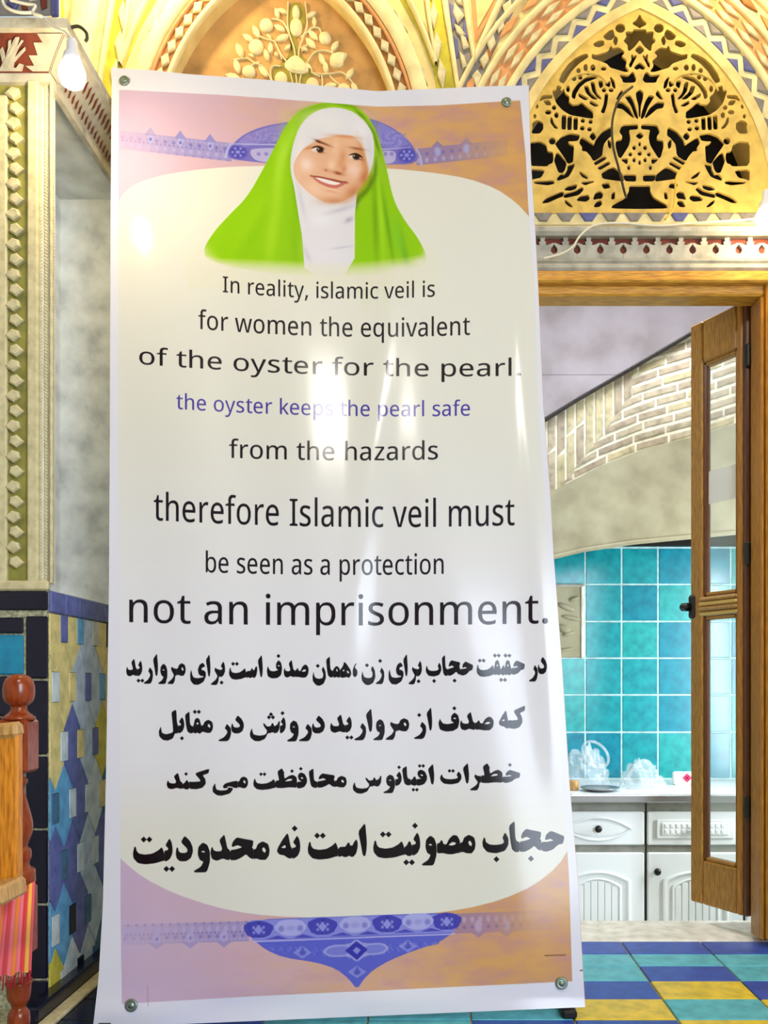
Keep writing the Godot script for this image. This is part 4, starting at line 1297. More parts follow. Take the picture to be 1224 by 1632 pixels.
	for j in 8:
		var names: PackedStringArray = hues[j].split(" ")
		for i in range(-1, 6):
			var c := Vector2(d + 0.035 + (i + 0.5 * (j % 2)) * W, top - 0.10 - j * pitch)   # x here is the depth
			var hexa := PackedVector2Array([c + Vector2(0, H / 2), c + Vector2(W / 2, S / 2), c + Vector2(W / 2, -S / 2), c + Vector2(0, -H / 2), c + Vector2(-W / 2, -S / 2), c + Vector2(-W / 2, S / 2)])
			var limit := PackedVector2Array([Vector2(d + 0.004, 0.05), Vector2(WALL, 0.05), Vector2(WALL, top - 0.066), Vector2(d + 0.004, top - 0.066)])
			var plug := PackedVector2Array([c + Vector2(W / 2 - 0.022, -0.042), c + Vector2(W / 2 + 0.022, -0.042), c + Vector2(W / 2 + 0.022, 0.042), c + Vector2(W / 2 - 0.022, 0.042)])
			var plug2 := PackedVector2Array()
			for p in plug:
				plug2.append(p - Vector2(W, 0))
			var cut := Geometry2D.offset_polygon(hexa, -0.0018)
			for kind in 2:
				var shapes: Array = cut if kind == 0 else [plug]
				for p in shapes:
					var got: Array = [p]
					if kind == 0:
						got = []
						for a in Geometry2D.clip_polygons(p, Geometry2D.offset_polygon(plug, 0.0018)[0]):
							got.append_array(Geometry2D.clip_polygons(a, Geometry2D.offset_polygon(plug2, 0.0018)[0]))
					for q in got:
						for r in Geometry2D.intersect_polygons(q, limit):
							if r.size() < 3:
								continue
							var t := mb()
							var ix := Geometry2D.triangulate_polygon(r)
							var X := sx + 0.006 + (0.002 if kind else 0.0)
							if Geometry2D.is_polygon_clockwise(r):
								r.reverse()
								ix = Geometry2D.triangulate_polygon(r)
							for n in range(0, ix.size(), 3):
								var vs := [Vector3(X, r[ix[n]].y, -r[ix[n]].x), Vector3(X, r[ix[n + 1]].y, -r[ix[n + 1]].x), Vector3(X, r[ix[n + 2]].y, -r[ix[n + 2]].x)]
								if (vs[1] - vs[0]).cross(vs[2] - vs[0]).x > 0:
									tri(t, vs[0], vs[1], vs[2])
								else:
									tri(t, vs[0], vs[2], vs[1])
							for n in r.size():
								var a := r[n]
								var b := r[(n + 1) % r.size()]
								quad(t, Vector3(X, a.y, -a.x), Vector3(sx, a.y, -a.x), Vector3(sx, b.y, -b.x), Vector3(X, b.y, -b.x))
							var hue: String = names[(i + 4) % 4 if i >= 0 else 0] if kind == 0 else small[(j * 3 + i * 5 + 8) % 8]
							obj("wall_tile", fin(t), M[hue], w)
	struct("baseboard_left", bx(Vector3(SIDE, 0, -WALL), Vector3(SIDE + 0.045, 0.05, -2.30), 0.006), M.navy)
	struct("trim_2", bx(Vector3(SIDE + 0.045, 0, -WALL), Vector3(SIDE + 0.085, 0.012, -2.2), 0.003), M.kite)

func make_door_cornice() -> void:
	var root := thing("palmette_cornice", "pale plaster cornice with red drops and white palmettes above the wooden door", "cornice", at(980, 430, WALL))
	var o := root.position
	var sh := func(m: ArrayMesh, called: String, mt: Material) -> void:
		obj(called, m, mt, root, -o)
	sh.call(slab(710, 357, 1260, 373, 2.985, WALL, 0.01), "fillet", M.cornice)
	sh.call(slab(710, 372, 1260, 411, 3.02, WALL), "ground", M.cornice_red)
	sh.call(slab(710, 410, 1260, 419, 3.00, WALL, 0.008), "fillet", M.cornice)
	sh.call(slab(710, 418, 1260, 430, 2.99, WALL, 0.008), "fillet", M.cornice)
	for k in 15:
		var u := 717.5 + k * 36.8
		var half := "0,376 3,377 4,380 3,384.5 5.5,385 5.5,388.5 3.5,390 8,390.5 12,389 16,387 18.2,387.5 18.2,389.5 13.4,395.5 13,400 15,403 18.2,404.5 18.2,412 0,412"
		var p := outline(half)
		var full := PackedVector2Array()
		for v in p:
			full.append(Vector2(u + v.x, v.y))
		for i in range(p.size() - 2, 0, -1):
			full.append(Vector2(u - p[i].x, p[i].y))
		sh.call(pl([full], 3.008, 3.02, 3.008), "palmette", M.cornice)

func make_door() -> void:
	var fr := struct("trim_3", slab(700, 446, 1240, 471, 3.01, 3.10, 0.006), M.wood)
	obj("moulding", slab(700, 430, 1248, 446, 2.985, 3.10, 0.008), M.wood, fr)
	obj("moulding", slab(700, 441, 1244, 449, 2.978, 3.05, 0.006), M.wood, fr)
	obj("jamb", slab(1211, 471, 1250, 1500, 3.01, 3.10, 0.006), M.wood_up, fr)
	obj("jamb_bead", slab(1213, 471, 1219, 1500, 3.0, 3.02, 0.006), M.wood_up, fr)
	obj("jamb_bead", slab(1222, 446, 1250, 1500, 2.985, 3.02, 0.006), M.wood_up, fr)
	obj("jamb", slab(700, 471, 722, 1500, 3.01, 3.10, 0.006), M.wood_up, fr)
	# the narrow leaf, swung back into the kitchen
	var hinge := Vector3((1197.0 - U0) / F * 3.12, 0.073, -3.12)
	var free := Vector3((1106.0 - U0) / F * 3.36, 0.073, -3.36)
	var ax := (hinge - free).normalized()
	var leaf := Node3D.new()
	leaf.name = "door_1"
	leaf.set_meta("kind", "structure")
	leaf.transform = Transform3D(Basis(ax, Vector3.UP, ax.cross(Vector3.UP)), free)
	add_child(leaf)
	var L := (hinge - free).length()
	var H := 2.19
	var bxs := func(x0: float, y0: float, x1: float, y1: float, z: float, called: String, m: Material, bev := 0.006) -> void:
		obj(called, bx(Vector3(x0, y0, -z), Vector3(x1, y1, z), bev), m, leaf)
	bxs.call(0.0, 0.0, 0.062, H, 0.021, "stile", M.wood_leaf)
	bxs.call(L - 0.050, 0.0, L - 0.024, H, 0.021, "stile", M.wood_up)
	bxs.call(L - 0.024, 0.0, L, H, 0.017, "stile_edge", M.wood_dark)
	bxs.call(0.062, 2.03, L - 0.05, H, 0.020, "rail", M.wood_leaf)
	bxs.call(0.062, 0.0, L - 0.05, 0.165, 0.020, "rail", M.wood_leaf)
	for e in [[0.165, 1.08], [1.155, 2.03]]:
		bxs.call(0.060, e[0], 0.074, e[1], 0.016, "glazing_bead", M.wood_dark)
		bxs.call(L - 0.060, e[0], L - 0.048, e[1], 0.016, "glazing_bead", M.wood_leaf)
		bxs.call(0.074, e[0], L - 0.060, e[0] + 0.014, 0.016, "glazing_bead", M.wood_leaf, 0.004)
		bxs.call(0.074, e[1] - 0.014, L - 0.060, e[1], 0.016, "glazing_bead", M.wood_leaf, 0.004)
		obj("pane", bx(Vector3(0.070, e[0] + 0.006, -0.002), Vector3(L - 0.056, e[1] - 0.006, 0.002)), M.glass, leaf)
	for k in 4:
		bxs.call(0.045, 1.082 + k * 0.018, L - 0.042, 1.098 + k * 0.018, 0.030 - 0.003 * absf(k - 1.5), "muntin_reed", M.brass if k % 2 == 0 else M.wood_pale, 0.006)
	for y in [0.35, 1.25, 1.95]:
		obj("hinge", bx(Vector3(L - 0.01, y, -0.026), Vector3(L + 0.012, y + 0.08, 0.026), 0.004), M.black, leaf)
	var lt := mb()
	box(lt, Vector3(-0.006, 1.075, -0.03), Vector3(0.028, 1.165, 0.03), 0.008)
	box(lt, Vector3(-0.03, 1.105, -0.055), Vector3(0.012, 1.135, 0.055), 0.010)
	obj("latch", fin(lt), M.black, leaf)
	# flat white rectangle on the glass of the upper pane
	var white_rect := obj("white_patch", bx(Vector3(0.078, 1.50, 0.0025), Vector3(L - 0.060, 1.622, 0.0035)), M.paper)
	white_rect.transform = leaf.transform
	tag(white_rect, "flat white rectangle on the upper pane of the open door", "notice")

# ---------- things ----------
func make_screen() -> void:
	# Pierced plaster lunette: the openings of the left half, mirrored about the middle line; each is an outline in the plane of the screen.
	var mid := 1019.0
	var cuts := []
	var one := func(text: String, low: bool, both := true) -> void:
		var p := outline(text, 1.0 / 6.12, Vector2(840, 180 if low else 10))
		for v in 1:
			p = soften(p, 0.14)
		var grown := Geometry2D.offset_polygon(p, 1.4)
		if grown.size() == 1:
			p = grown[0]
		cuts.append(p)
		if both:
			var q := PackedVector2Array()
			for v in p:
				q.append(Vector2(2 * mid - v.x, v.y))
			q.reverse()
			cuts.append(q)
	var oval := func(x: float, y: float, rx: float, ry: float, low: bool, both := true) -> void:
		for s in [1, -1] if both else [1]:
			var c := Vector2(840 + x / 6.12, (180 if low else 10) + y / 6.12)
			if s < 0:
				c.x = 2 * mid - c.x
			cuts.append(ellipse(c, rx / 6.12 + 0.7, ry / 6.12 + 0.7, 0.0, 10))
	one.call("1096,95 1116,140 1160,180 1110,205 1096,215 1082,205 1030,175 1076,140", false, false)
	oval.call(908, 222, 46, 42, false)
	one.call("745,300 790,260 830,240 850,290 820,330 775,330", false)
	one.call("650,375 700,350 740,350 745,380 700,402 665,395", false)
	one.call("858,300 880,330 862,385 845,350", false)
	one.call("1096,240 1040,240 1036,265 965,260 975,310 945,345 985,380 990,440 1040,400 1096,325 1152,400 1202,440 1207,380 1247,345 1217,310 1227,260 1156,265 1152,240", false, false)
	one.call("1096,395 1136,435 1096,470 1056,435", false, false)
	one.call("1020,480 1035,510 1062,490 1030,550 1005,600 1000,570 1025,530", false)
	one.call("1096,560 1145,605 1125,620 1096,605 1067,620 1047,605", false, false)
	one.call("635,480 680,490 800,450 815,400 830,425 890,415 945,455 910,495 965,540 950,590 985,640 950,640 850,610 815,600 780,560 700,530 640,515", false)
	one.call("905,680 990,690 1030,650 1058,720 1040,745 940,745 930,710", false)
	one.call("580,478 590,500 500,560 430,630 385,700 365,755 315,735 345,660 400,580 470,520 540,485", false)
	one.call("295,785 350,810 365,860 405,890 400,940 440,975 500,970 530,950 580,995 635,1035 640,1095 560,1085 420,1060 350,1015 290,950 250,835 290,830", false)
	for e in [[500, 635, 18, 22], [570, 605, 18, 33], [640, 605, 22, 28], [592, 660, 14, 16], [458, 715, 18, 20], [517, 700, 18, 20], [398, 812, 16, 30], [745, 615, 25, 16], [748, 825, 18, 18], [818, 825, 22, 16], [262, 995, 18, 20], [205, 1040, 28, 20], [95, 985, 12, 18], [285, 1068, 18, 26], [75, 1080, 12, 18]]:
		oval.call(e[0], e[1], e[2], e[3], false)
	one.call("440,890 450,830 500,760 570,705 640,690 680,700 640,715 570,740 510,790 470,860 460,905", false)
	one.call("505,860 590,910 560,915 510,885", false)
	one.call("560,790 590,790 610,850 680,910 640,905 580,850", false)
	one.call("625,750 650,755 670,850 720,910 690,895 640,830", false)
	one.call("700,740 730,740 735,780 712,800", false)
	one.call("620,935 690,975 660,978 615,952", false)
	one.call("765,770 805,740 800,790", false)
	one.call("765,860 785,870 770,970 745,1045 725,1035 755,960", false)
	one.call("812,700 845,740 857,805 838,790 825,740", false)
	one.call("875,910 920,830 932,870 895,905", false)
	one.call("1096,825 1126,850 1121,900 1101,970 1096,1095 1091,970 1071,900 1066,850", false, false)
	one.call("960,890 1000,880 1030,930 1066,1040 1078,1100 1056,1080 1020,980 975,910", false)
	one.call("862,952 920,945 990,1000 1040,1092 1000,1062 930,1002 872,992", false)
	one.call("120,905 160,880 240,880 235,900 170,905 125,925", false)
	one.call("165,930 210,930 230,965 190,965", false)
	one.call("55,110 80,90 110,85 150,110 150,160 120,200 50,200 60,150", true)
	one.call("235,50 255,110 295,155 270,150 235,100", true)
	one.call("345,35 375,35 370,160 342,160", true)
	one.call("402,45 430,45 424,165 398,165", true)
	one.call("460,60 488,60 484,165 458,165", true)
	for e in [[542, 82, 18, 18], [618, 92, 18, 18], [537, 155, 20, 20], [608, 165, 20, 18], [245, 280, 30, 32]]:
		oval.call(e[0], e[1], e[2], e[3], true)
	one.call("640,198 667,240 640,268 612,235", true)
	one.call("290,290 340,240 420,210 510,225 490,270 440,276 400,275 390,295 420,320 450,330 445,420 440,480 400,495 370,440 300,340 278,305", true)
	one.call("30,300 120,290 180,320 195,385 245,395 250,450 240,490 210,500 190,520 30,515", true)
	one.call("30,560 165,570 130,630 60,645 30,660", true)
	one.call("290,400 310,410 380,490 360,560 340,585 310,580 280,500 270,470", true)
	one.call("300,640 330,605 370,610 400,560 400,522 460,505 430,570 400,620 360,640 300,660", true)
	one.call("70,680 250,670 260,690 200,705 80,690", true)
	one.call("150,880 190,840 330,780 352,785 348,812 300,830 200,875", true)
	one.call("365,752 400,725 480,708 470,740 420,758", true)
	one.call("362,800 480,768 530,735 545,750 500,800 365,830", true)
	one.call("485,855 520,820 590,810 605,840 570,865", true)
	one.call("370,860 400,880 440,920 410,910 380,885", true)
	one.call("510,580 580,630 585,645 540,625", true)
	one.call("530,685 580,680 650,675 600,690 565,705", true)
	one.call("730,700 790,695 805,730 750,740", true)
	one.call("650,845 670,790 710,775 735,800 720,835 680,838", true)
	one.call("655,918 680,875 715,865 725,890 700,915", true)
	one.call("825,840 835,790 850,785 845,840", true)
	one.call("530,250 560,265 655,328 680,260 740,190 815,150 822,222 785,250 738,310 725,420 650,470 620,420 580,375 540,370 545,340 515,300", true)
	one.call("655,490 750,435 770,447 668,510", true)
	one.call("690,540 790,485 805,500 710,555", true)
	one.call("730,595 800,550 840,540 920,600 940,668 860,658 740,640", true)
	one.call("930,130 1070,122 1074,158 985,165 1000,250 985,320 910,440 895,430 870,340 870,282 930,270 935,230 905,190", true)
	one.call("940,612 1055,612 1055,668 960,665", true)
	one.call("1096,722 1000,720 1000,770 965,835 840,905 830,930 1096,935 1362,930 1352,905 1227,835 1192,770 1192,720", true, false)
	one.call("1096,200 1128,230 1096,255 1064,230", true, false)
	for e in [[1096, 310, 9, 20], [1096, 402, 18, 18], [1096, 490, 10, 20]]:
		oval.call(e[0], e[1], e[2], e[3], true, false)
	for e in [[1042, 345, 15, 20], [1005, 410, 16, 17], [1042, 465, 13, 20], [990, 540, 12, 20]]:
		oval.call(e[0], e[1], e[2], e[3], true)
	one.call("920,460 975,455 970,500", true)
	one.call("790,270 815,300 810,350 795,330", true)
	var frame := PackedVector2Array(arch(mid, 131.5, 330, 341.5))
	frame.append(Vector2(mid + 209, 341))
	frame.append(Vector2(mid - 209, 341))
	# whatever would run past the arch's border is cut off there
	var inner := PackedVector2Array(arch(mid, 131.5, 330, 337))
	inner.append(Vector2(mid + 204, 336))
	inner.append(Vector2(mid - 204, 336))
	var polys := [frame]
	for c in cuts:
		for r in Geometry2D.intersect_polygons(c, inner):
			if r.size() > 2:
				polys.append(r)
	var root := thing("pierced_screen", "golden plaster window screen pierced with peacocks, crouching figures and a central vase", "screen", at(mid, 341, WALL))
	obj("screen_plate", pl(polys, WALL - 0.004, WALL + 0.005, WALL), M.gold, root, -root.position)
	for s in [-1.0, 1.0]:   # raised backs of the two big peacock tails
		var p := []
		for v in spline([Vector2(894, 88), Vector2(906, 70), Vector2(930, 60), Vector2(955, 64), Vector2(968, 76)], 6):
			var q := Vector2(v.x, v.y + 58)
			p.append(at(q.x if s < 0 else 2 * mid - q.x, q.y, WALL) + Vector3(0, 0, 0.004))
		var t := mb(true)
		tube(t, p, 0.004, 6)
		obj("raised_line", fin(t), M.gold, root, -root.position)

func make_relief() -> void:
	var root := thing("floral_relief", "cream plaster relief of a fruiting bush with leaves on an ochre arch field", "relief", at(444, 150, WALL))
	var o := root.position
	var d := WALL + 0.05
	var put := func(called: String, p: PackedVector2Array, h: float, m: Material) -> void:
		obj(called, gem(p, d, h) if p.size() < 40 else pl([p], d - h, d, WALL), m, root, -o)
	var K := 1.0 / 4.708
	var P := func(x: float, y: float) -> Vector2: return Vector2(340 + x * K, y * K)
	# the olive ground of the middle stem
	for q in ["540,-60 560,120 600,200 640,330 700,400 730,470 700,640 520,640 420,520 430,440 520,400 560,300 575,220 545,150", "555,-60 540,100 580,210 620,210 680,100 660,-60"]:
		put.call("ground", soften(outline(q, K, Vector2(340, 0))), 0.003, M.olive)
	for s in ["605,640 610,540 600,470", "575,640 580,560 560,470", "640,640 630,560 650,470", "600,370 590,290 560,200 540,100 545,-60", "625,370 630,280 660,200 690,100 675,-60",
		"430,580 400,500 350,430 280,400 230,370 130,380", "560,200 520,110 470,75 420,70", "500,380 470,300 440,240 380,225 310,190", "540,400 500,350 450,260", "490,430 430,430 410,480 440,600", "330,400 290,410 240,440",
		"430,600 360,555 280,535 170,545 110,520", "700,180 720,140 780,140 800,180", "690,400 740,330 800,310 870,320 900,350", "660,320 650,290 690,270 700,250", "720,480 800,490 880,485 960,480 1040,560 1060,620", "860,500 900,540 960,590", "800,500 805,560 790,640", "680,400 720,440 730,480 790,510", "880,320 900,290 910,260", "640,210 690,170 720,150"]:
		var pts := spline(Array(outline(s, K, Vector2(340, 0))), 4)
		obj("stem", rib_line(pts, 2.5, d, 0.008), M.cream_rib, root, -o)
	for f in [[378, 115, 52, 55], [300, 280, 58, 62], [245, 468, 52, 50], [490, 528, 50, 62], [728, 575, 52, 64], [825, 212, 48, 50], [968, 612, 54, 56], [915, 390, 56, 55], [605, 130, 48, 72], [605, 20, 30, 60], [330, 585, 22, 26], [455, 340, 16, 20]]:
		var st := mb(true)
		var c: Vector2 = P.call(f[0], f[1])
		var w := at(c.x, c.y, WALL)
		var px: float = WALL / F * K
		lathe(st, [Vector2(1.0, 0.0), Vector2(0.97, 0.35), Vector2(0.85, 0.62), Vector2(0.6, 0.85), Vector2(0.3, 0.97), Vector2(0, 1.0)], Transform3D(Basis(Vector3(f[2] * px, 0, 0), Vector3(0, 0, 0.013), Vector3(0, -f[3] * px, 0)), Vector3(w.x, w.y, -d)), 16)
		obj("fruit", fin(st), M.cream_rib, root, -o)
	for q in ["510,430 560,370 600,350 640,370 700,440 700,480 650,495 560,480", "860,380 880,340 940,325 1005,340 970,390 950,445 890,440"]:
		put.call("blossom", soften(outline(q, K, Vector2(340, 0))), 0.014, M.cream_rib)
	for l in [[240, 215, 0.6, 42], [300, 165, 1.1, 44], [175, 310, 1.2, 50], [155, 430, 1.3, 46], [125, 515, 0.35, 52], [480, 140, 0.5, 40], [500, 215, -0.4, 46], [410, 290, 1.6, 36], [380, 345, 1.3, 40], [355, 470, 0.9, 44], [460, 25, 1.3, 34], [500, 10, 0.4, 34], [720, 40, -0.5, 38], [745, 90, 1.5, 32], [735, 195, 0.8, 42], [715, 255, 0.8, 44], [900, 280, -1.0, 40], [800, 375, 1.2, 40], [830, 440, 1.5, 38], [865, 580, -0.2, 42], [1015, 490, -1.0, 42], [1050, 600, 1.2, 44],
		[670, 300, 0.4, 26], [700, 430, 0.9, 26], [540, 290, -0.8, 26], [400, 205, 0.9, 22], [265, 350, 0.5, 22], [250, 580, 1.0, 34], [480, 610, 0.3, 40], [620, 600, 1.2, 34], [860, 640, -0.1, 44]]:
		var c: Vector2 = P.call(l[0], l[1])
		var r: float = l[3] * K * 1.12
		var p := PackedVector2Array()
		for v in [Vector2(-1.1, 0), Vector2(-0.5, -0.42), Vector2(0.2, -0.52), Vector2(0.8, -0.3), Vector2(1.1, 0.05), Vector2(0.7, 0.35), Vector2(0.1, 0.5), Vector2(-0.6, 0.35)]:
			p.append(c + (v * r).rotated(l[2]))
		put.call("leaf", p, 0.010, M.cream_rib)

func rib_line(pts: Array, w: float, d: float, h: float) -> ArrayMesh:
	var a := []
	var b := []
	for i in pts.size():
		var dir: Vector2 = (pts[mini(i + 1, pts.size() - 1)] - pts[maxi(i - 1, 0)]).normalized()
		a.append(pts[i] - dir.orthogonal() * w * 0.5)
		b.append(pts[i] + dir.orthogonal() * w * 0.5)
	return rib(b, a, d, h)

func make_kitchen() -> void:
	# turquoise tiles and the white relief panel among them, parts of the kitchen wall
	var wall: Node3D = get_node("wall_kitchen")
	var xs := [701, 759, 817, 875, 933, 991, 1049, 1107, 1165, 1223, 1281]
	var ys := [756, 815, 873, 931.5, 990.5, 1049, 1107.5, 1167, 1241]
	var shade := "abcabacbaabcbaacbcabaabbcacbabaabcabbcaacb"
	for i in xs.size() - 1:
		for j in ys.size() - 1:
			if i == 3 and (j == 3 or j == 4):
				continue
			var lift := rng.randf() * 0.0015
			obj("wall_tile", slab(xs[i] + 1.4, ys[j] + 1.4, xs[i + 1] - 1.4, ys[j + 1] - 1.4, KIT - 0.004 - lift, KIT + 0.012, 0.002), M["turq_" + shade[(i * 7 + j * 5) % 40]], wall)
	var pic := thing("relief_plaque", "white relief plaque set among the turquoise kitchen tiles", "plaque", at(904, 1048, KIT))
	obj("plate", slab(876, 933, 932, 1048, KIT - 0.010, KIT + 0.012, 0.004), M.hood, pic, -pic.position)
	obj("frame_edge", slab(926, 932, 932, 1049, KIT - 0.018, KIT, 0.004), M.sill, pic, -pic.position)
	obj("frame_edge", slab(876, 931, 932, 935, KIT - 0.018, KIT, 0.004), M.cornice, pic, -pic.position)
	for q in [[902, 968, 15, 5, -0.4], [910, 985, 16, 4, -0.2], [900, 1003, 13, 7, -0.5], [906, 1010, 10, 4, 0.3], [900, 1036, 14, 3, 0.2], [915, 955, 9, 4, 0.3]]:
		var st := mb(true)
		var w := at(q[0], q[1], KIT)
		lathe(st, [Vector2(1, 0), Vector2(0.9, 0.5), Vector2(0.5, 0.9), Vector2(0, 1.0)], Transform3D(Basis(Vector3(0, 0, 1), q[4]) * Basis(Vector3(q[2] * 0.0031, 0, 0), Vector3(0, 0, 0.016), Vector3(0, -q[3] * 0.0031, 0)), Vector3(w.x, w.y, -KIT + 0.010)), 12)
		obj("raised_leaf", fin(st), M.hood, pic, -pic.position)
	make_brick_arch()
	# worktop and the two cabinets
	var ct := thing("worktop", "white worktop with a dark steel front edge under the turquoise tiles", "worktop", at(1040, 1275, 3.72))
	obj("top", bx(Vector3(0.2, 0.395, -KIT + 0.004), Vector3(1.8, 0.428, -3.735), 0.004), M.counter, ct, -ct.position)
	obj("front_edge", slab(800, 1267, 1320, 1279, 3.715, 3.74, 0.004), M.steel, ct, -ct.position)
	cabinet(876.0, 1028.5, true)
	cabinet(1030.5, 1186.0, false)
	cabinet(1188.0, 1340.0, true, true)
	# on the worktop: two crumpled clear bags, a dish, a cup, a small packet
	bag(Vector3(at(934, 0, 4.05).x, 0.4285, -4.05), 0.105, 0.17, 3, "crumpled clear plastic bag with a looped handle beside the banner's edge", true)
	bag(Vector3(at(1020, 0, 4.0).x, 0.4285, -4.0), 0.10, 0.11, 8, "low crumpled clear plastic bag in the middle of the worktop", false)
	var dish := mb(true)
	lathe(dish, [Vector2(0, 0), Vector2(0.05, 0.0), Vector2(0.085, 0.012), Vector2(0.088, 0.016), Vector2(0.05, 0.008), Vector2(0, 0.007)], Transform3D(), 28)
	tag(obj("dish", fin(dish), M.steel, null, Vector3(at(956, 0, 3.88).x, 0.4285, -3.88)), "shallow dark metal dish on the worktop in front of the clear bag", "dish")
	var jar := thing("beige_tub", "small beige tub on the worktop at the banner's edge", "tub", Vector3(at(914, 0, 3.9).x, 0.4285, -3.9))
	var tb := mb(true)
	lathe(tb, [Vector2(0, 0), Vector2(0.02, 0), Vector2(0.023, 0.004), Vector2(0.024, 0.04), Vector2(0.022, 0.043), Vector2(0, 0.043)], Transform3D(), 20)
	obj("body", fin(tb), M.wood_pale, jar)
	var packet := thing("packet", "small white packet with a pink flower mark at the right of the worktop", "packet", Vector3(at(1093, 0, 4.1).x, 0.4285, -4.1))
	obj("wrapper", bx(Vector3(-0.06, 0, -0.02), Vector3(0.06, 0.062, 0.02), 0.008), M.paper, packet)
	var pk := mat(Color(0.85, 0.12, 0.35), 0.5)
	for p in [Vector2(-0.010, 0.035), Vector2(0.010, 0.035), Vector2(0, 0.045), Vector2(0, 0.025)]:
		var st := mb()
		box(st, Vector3(-0.0085, -0.0085, 0), Vector3(0.0085, 0.0085, 0.0015), 0.0, Transform3D(Basis(Vector3(0, 0, 1), PI / 4), Vector3(p.x, p.y, 0.0200)))
		obj("flower_mark", fin(st), pk, packet)

func cabinet(u0: float, u1: float, oval: bool, plain := false) -> void:
	var d := 3.78
	var o := at((u0 + u1) / 2.0, 1500, d)
	var names := ["white kitchen base cabinet with an oval-panelled drawer nearest the banner", "white kitchen base cabinet with a beaded rectangular drawer panel, beside the door leaf", "white kitchen base cabinet mostly hidden behind the open door leaf"]
	var root := thing("cabinet", names[2 if plain else 0 if oval else 1], "cabinet", o)
	var put := func(called: String, m: ArrayMesh, mt: Material, parent: Node3D) -> MeshInstance3D:
		return obj(called, m, mt, parent, -o if parent == root else Vector3.ZERO)
	put.call("carcass", bx(Vector3(at(u0 + 0.3, 0, d).x, -0.44, -KIT + 0.01), Vector3(at(u1 - 0.3, 0, d).x, 0.394, -d), 0.002), M.cabinet_frame, root)
	var c := (u0 + u1) / 2.0
	var f := d - 0.020
	var drawer: MeshInstance3D = put.call("drawer", slab(u0 + 1.5, 1294, u1 - 1.5, 1347, f, d, 0.005), M.cabinet, root)
	var door: MeshInstance3D = put.call("door", slab(u0 + 1.5, 1359, u1 - 1.5, 1560, f, d, 0.005), M.cabinet, root)
	var R := func(a: Array, b: Array, h: float) -> ArrayMesh:
		var st := rib(a, b, f, h)
		return st
	if oval:
		var a := []
		var b := []
		var a2 := []
		var b2 := []
		for k in 33:
			var t := -1.0 + 2.0 * k / 32.0
			var y := 19.0 * (1.0 - t * t) + 1.0
			a.append(Vector2(c + t * 55, 1321 + y))
			b.append(Vector2(c + t * 50, 1321 + y * 0.78))
			a2.append(Vector2(c + t * 55, 1321 - y))
			b2.append(Vector2(c + t * 50, 1321 - y * 0.78))
		obj("moulding", px_rib(b, a, f, 0.010), M.cabinet, drawer)
		obj("moulding", px_rib(a2, b2, f, 0.010), M.cabinet, drawer)
		var p := PackedVector2Array()
		for k in 24:
			p.append(Vector2(c + cos(TAU * k / 24) * 42 , 1321 + sin(TAU * k / 24) * 9))
		obj("raised_oval", pl([p], f - 0.006, f, d), M.cabinet, drawer)
	else:
		obj("raised_panel", slab(c - 62, 1306, c + 62, 1337, f - 0.009, f, 0.006), M.cabinet, drawer)
		obj("raised_panel", slab(c - 54, 1311, c + 54, 1332, f - 0.014, f, 0.005), M.cabinet, drawer)
		for i in 11:
			for j in 2:
				obj("bead", slab(c - 49 + i * 9, 1313 + j * 9, c - 43 + i * 9, 1320 + j * 9, f - 0.017, f, 0.003), M.cabinet, drawer)
	var knob := mb(true)
	var prof := [Vector2(0.006, 0), Vector2(0.006, 0.010), Vector2(0.013, 0.016), Vector2(0.016, 0.022), Vector2(0.013, 0.029), Vector2(0, 0.031)]
	var kp := at(c, 1320, f - (0.006 if oval else 0.014))
	lathe(knob, prof, Transform3D(Basis(Vector3.RIGHT, PI / 2), kp), 16)
	obj("knob", fin(knob), M.black, drawer)
	if not oval:
		var k2 := mb(true)
		lathe(k2, prof, Transform3D(Basis(Vector3.RIGHT, PI / 2), at(u0 + 15.5, 1388, f)), 16)
		obj("knob", fin(k2), M.black, door)
	# the door's arched frame round a grooved panel
	var hw := 45.0
	var line := func(w: float, rise: float, y0: float) -> Array:
		var out := [Vector2(c - w, 1558)]
		for k in 17:
			var t := -1.0 + k / 8.0
			out.append(Vector2(c + t * w, y0 - rise * (1.0 - t * t)))
		out.append(Vector2(c + w, 1558))
		return out
	obj("moulding", px_rib(line.call(hw + 8, 14, 1402), line.call(hw, 14, 1406), f, 0.010), M.cabinet, door)
	obj("moulding", px_rib(line.call(hw - 7, 13, 1412), line.call(hw - 12, 13, 1415), f, 0.008), M.cabinet, door)
	for k in 6:
		var x0 := c - 33 + k * 11.0
		var t := (x0 + 5.5 - c) / 33.0
		obj("panel_slat", slab(x0 + 0.6, 1416 - 12 * (1 - t * t), x0 + 10.4, 1556, f - 0.005, f, 0.003), M.cabinet, door)

func px_rib(a: Array, b: Array, d: float, h: float) -> ArrayMesh:   # a rib between two lines on a plane at depth d
	var st := mb(true)
	var prof := [[0.0, 0.0], [0.1, 0.7], [0.5, 1.0], [0.9, 0.7], [1.0, 0.0]]
	for i in a.size() - 1:
		for k in prof.size() - 1:
			var v := []
			for q in [[i, k], [i + 1, k], [i + 1, k + 1], [i, k + 1]]:
				var p: Vector2 = a[q[0]].lerp(b[q[0]], prof[q[1]][0])
				var w := at(p.x, p.y, d)
				v.append(Vector3(w.x, w.y, -d + prof[q[1]][1] * h))
			quad(st, v[3], v[2], v[1], v[0])
	return fin(st)

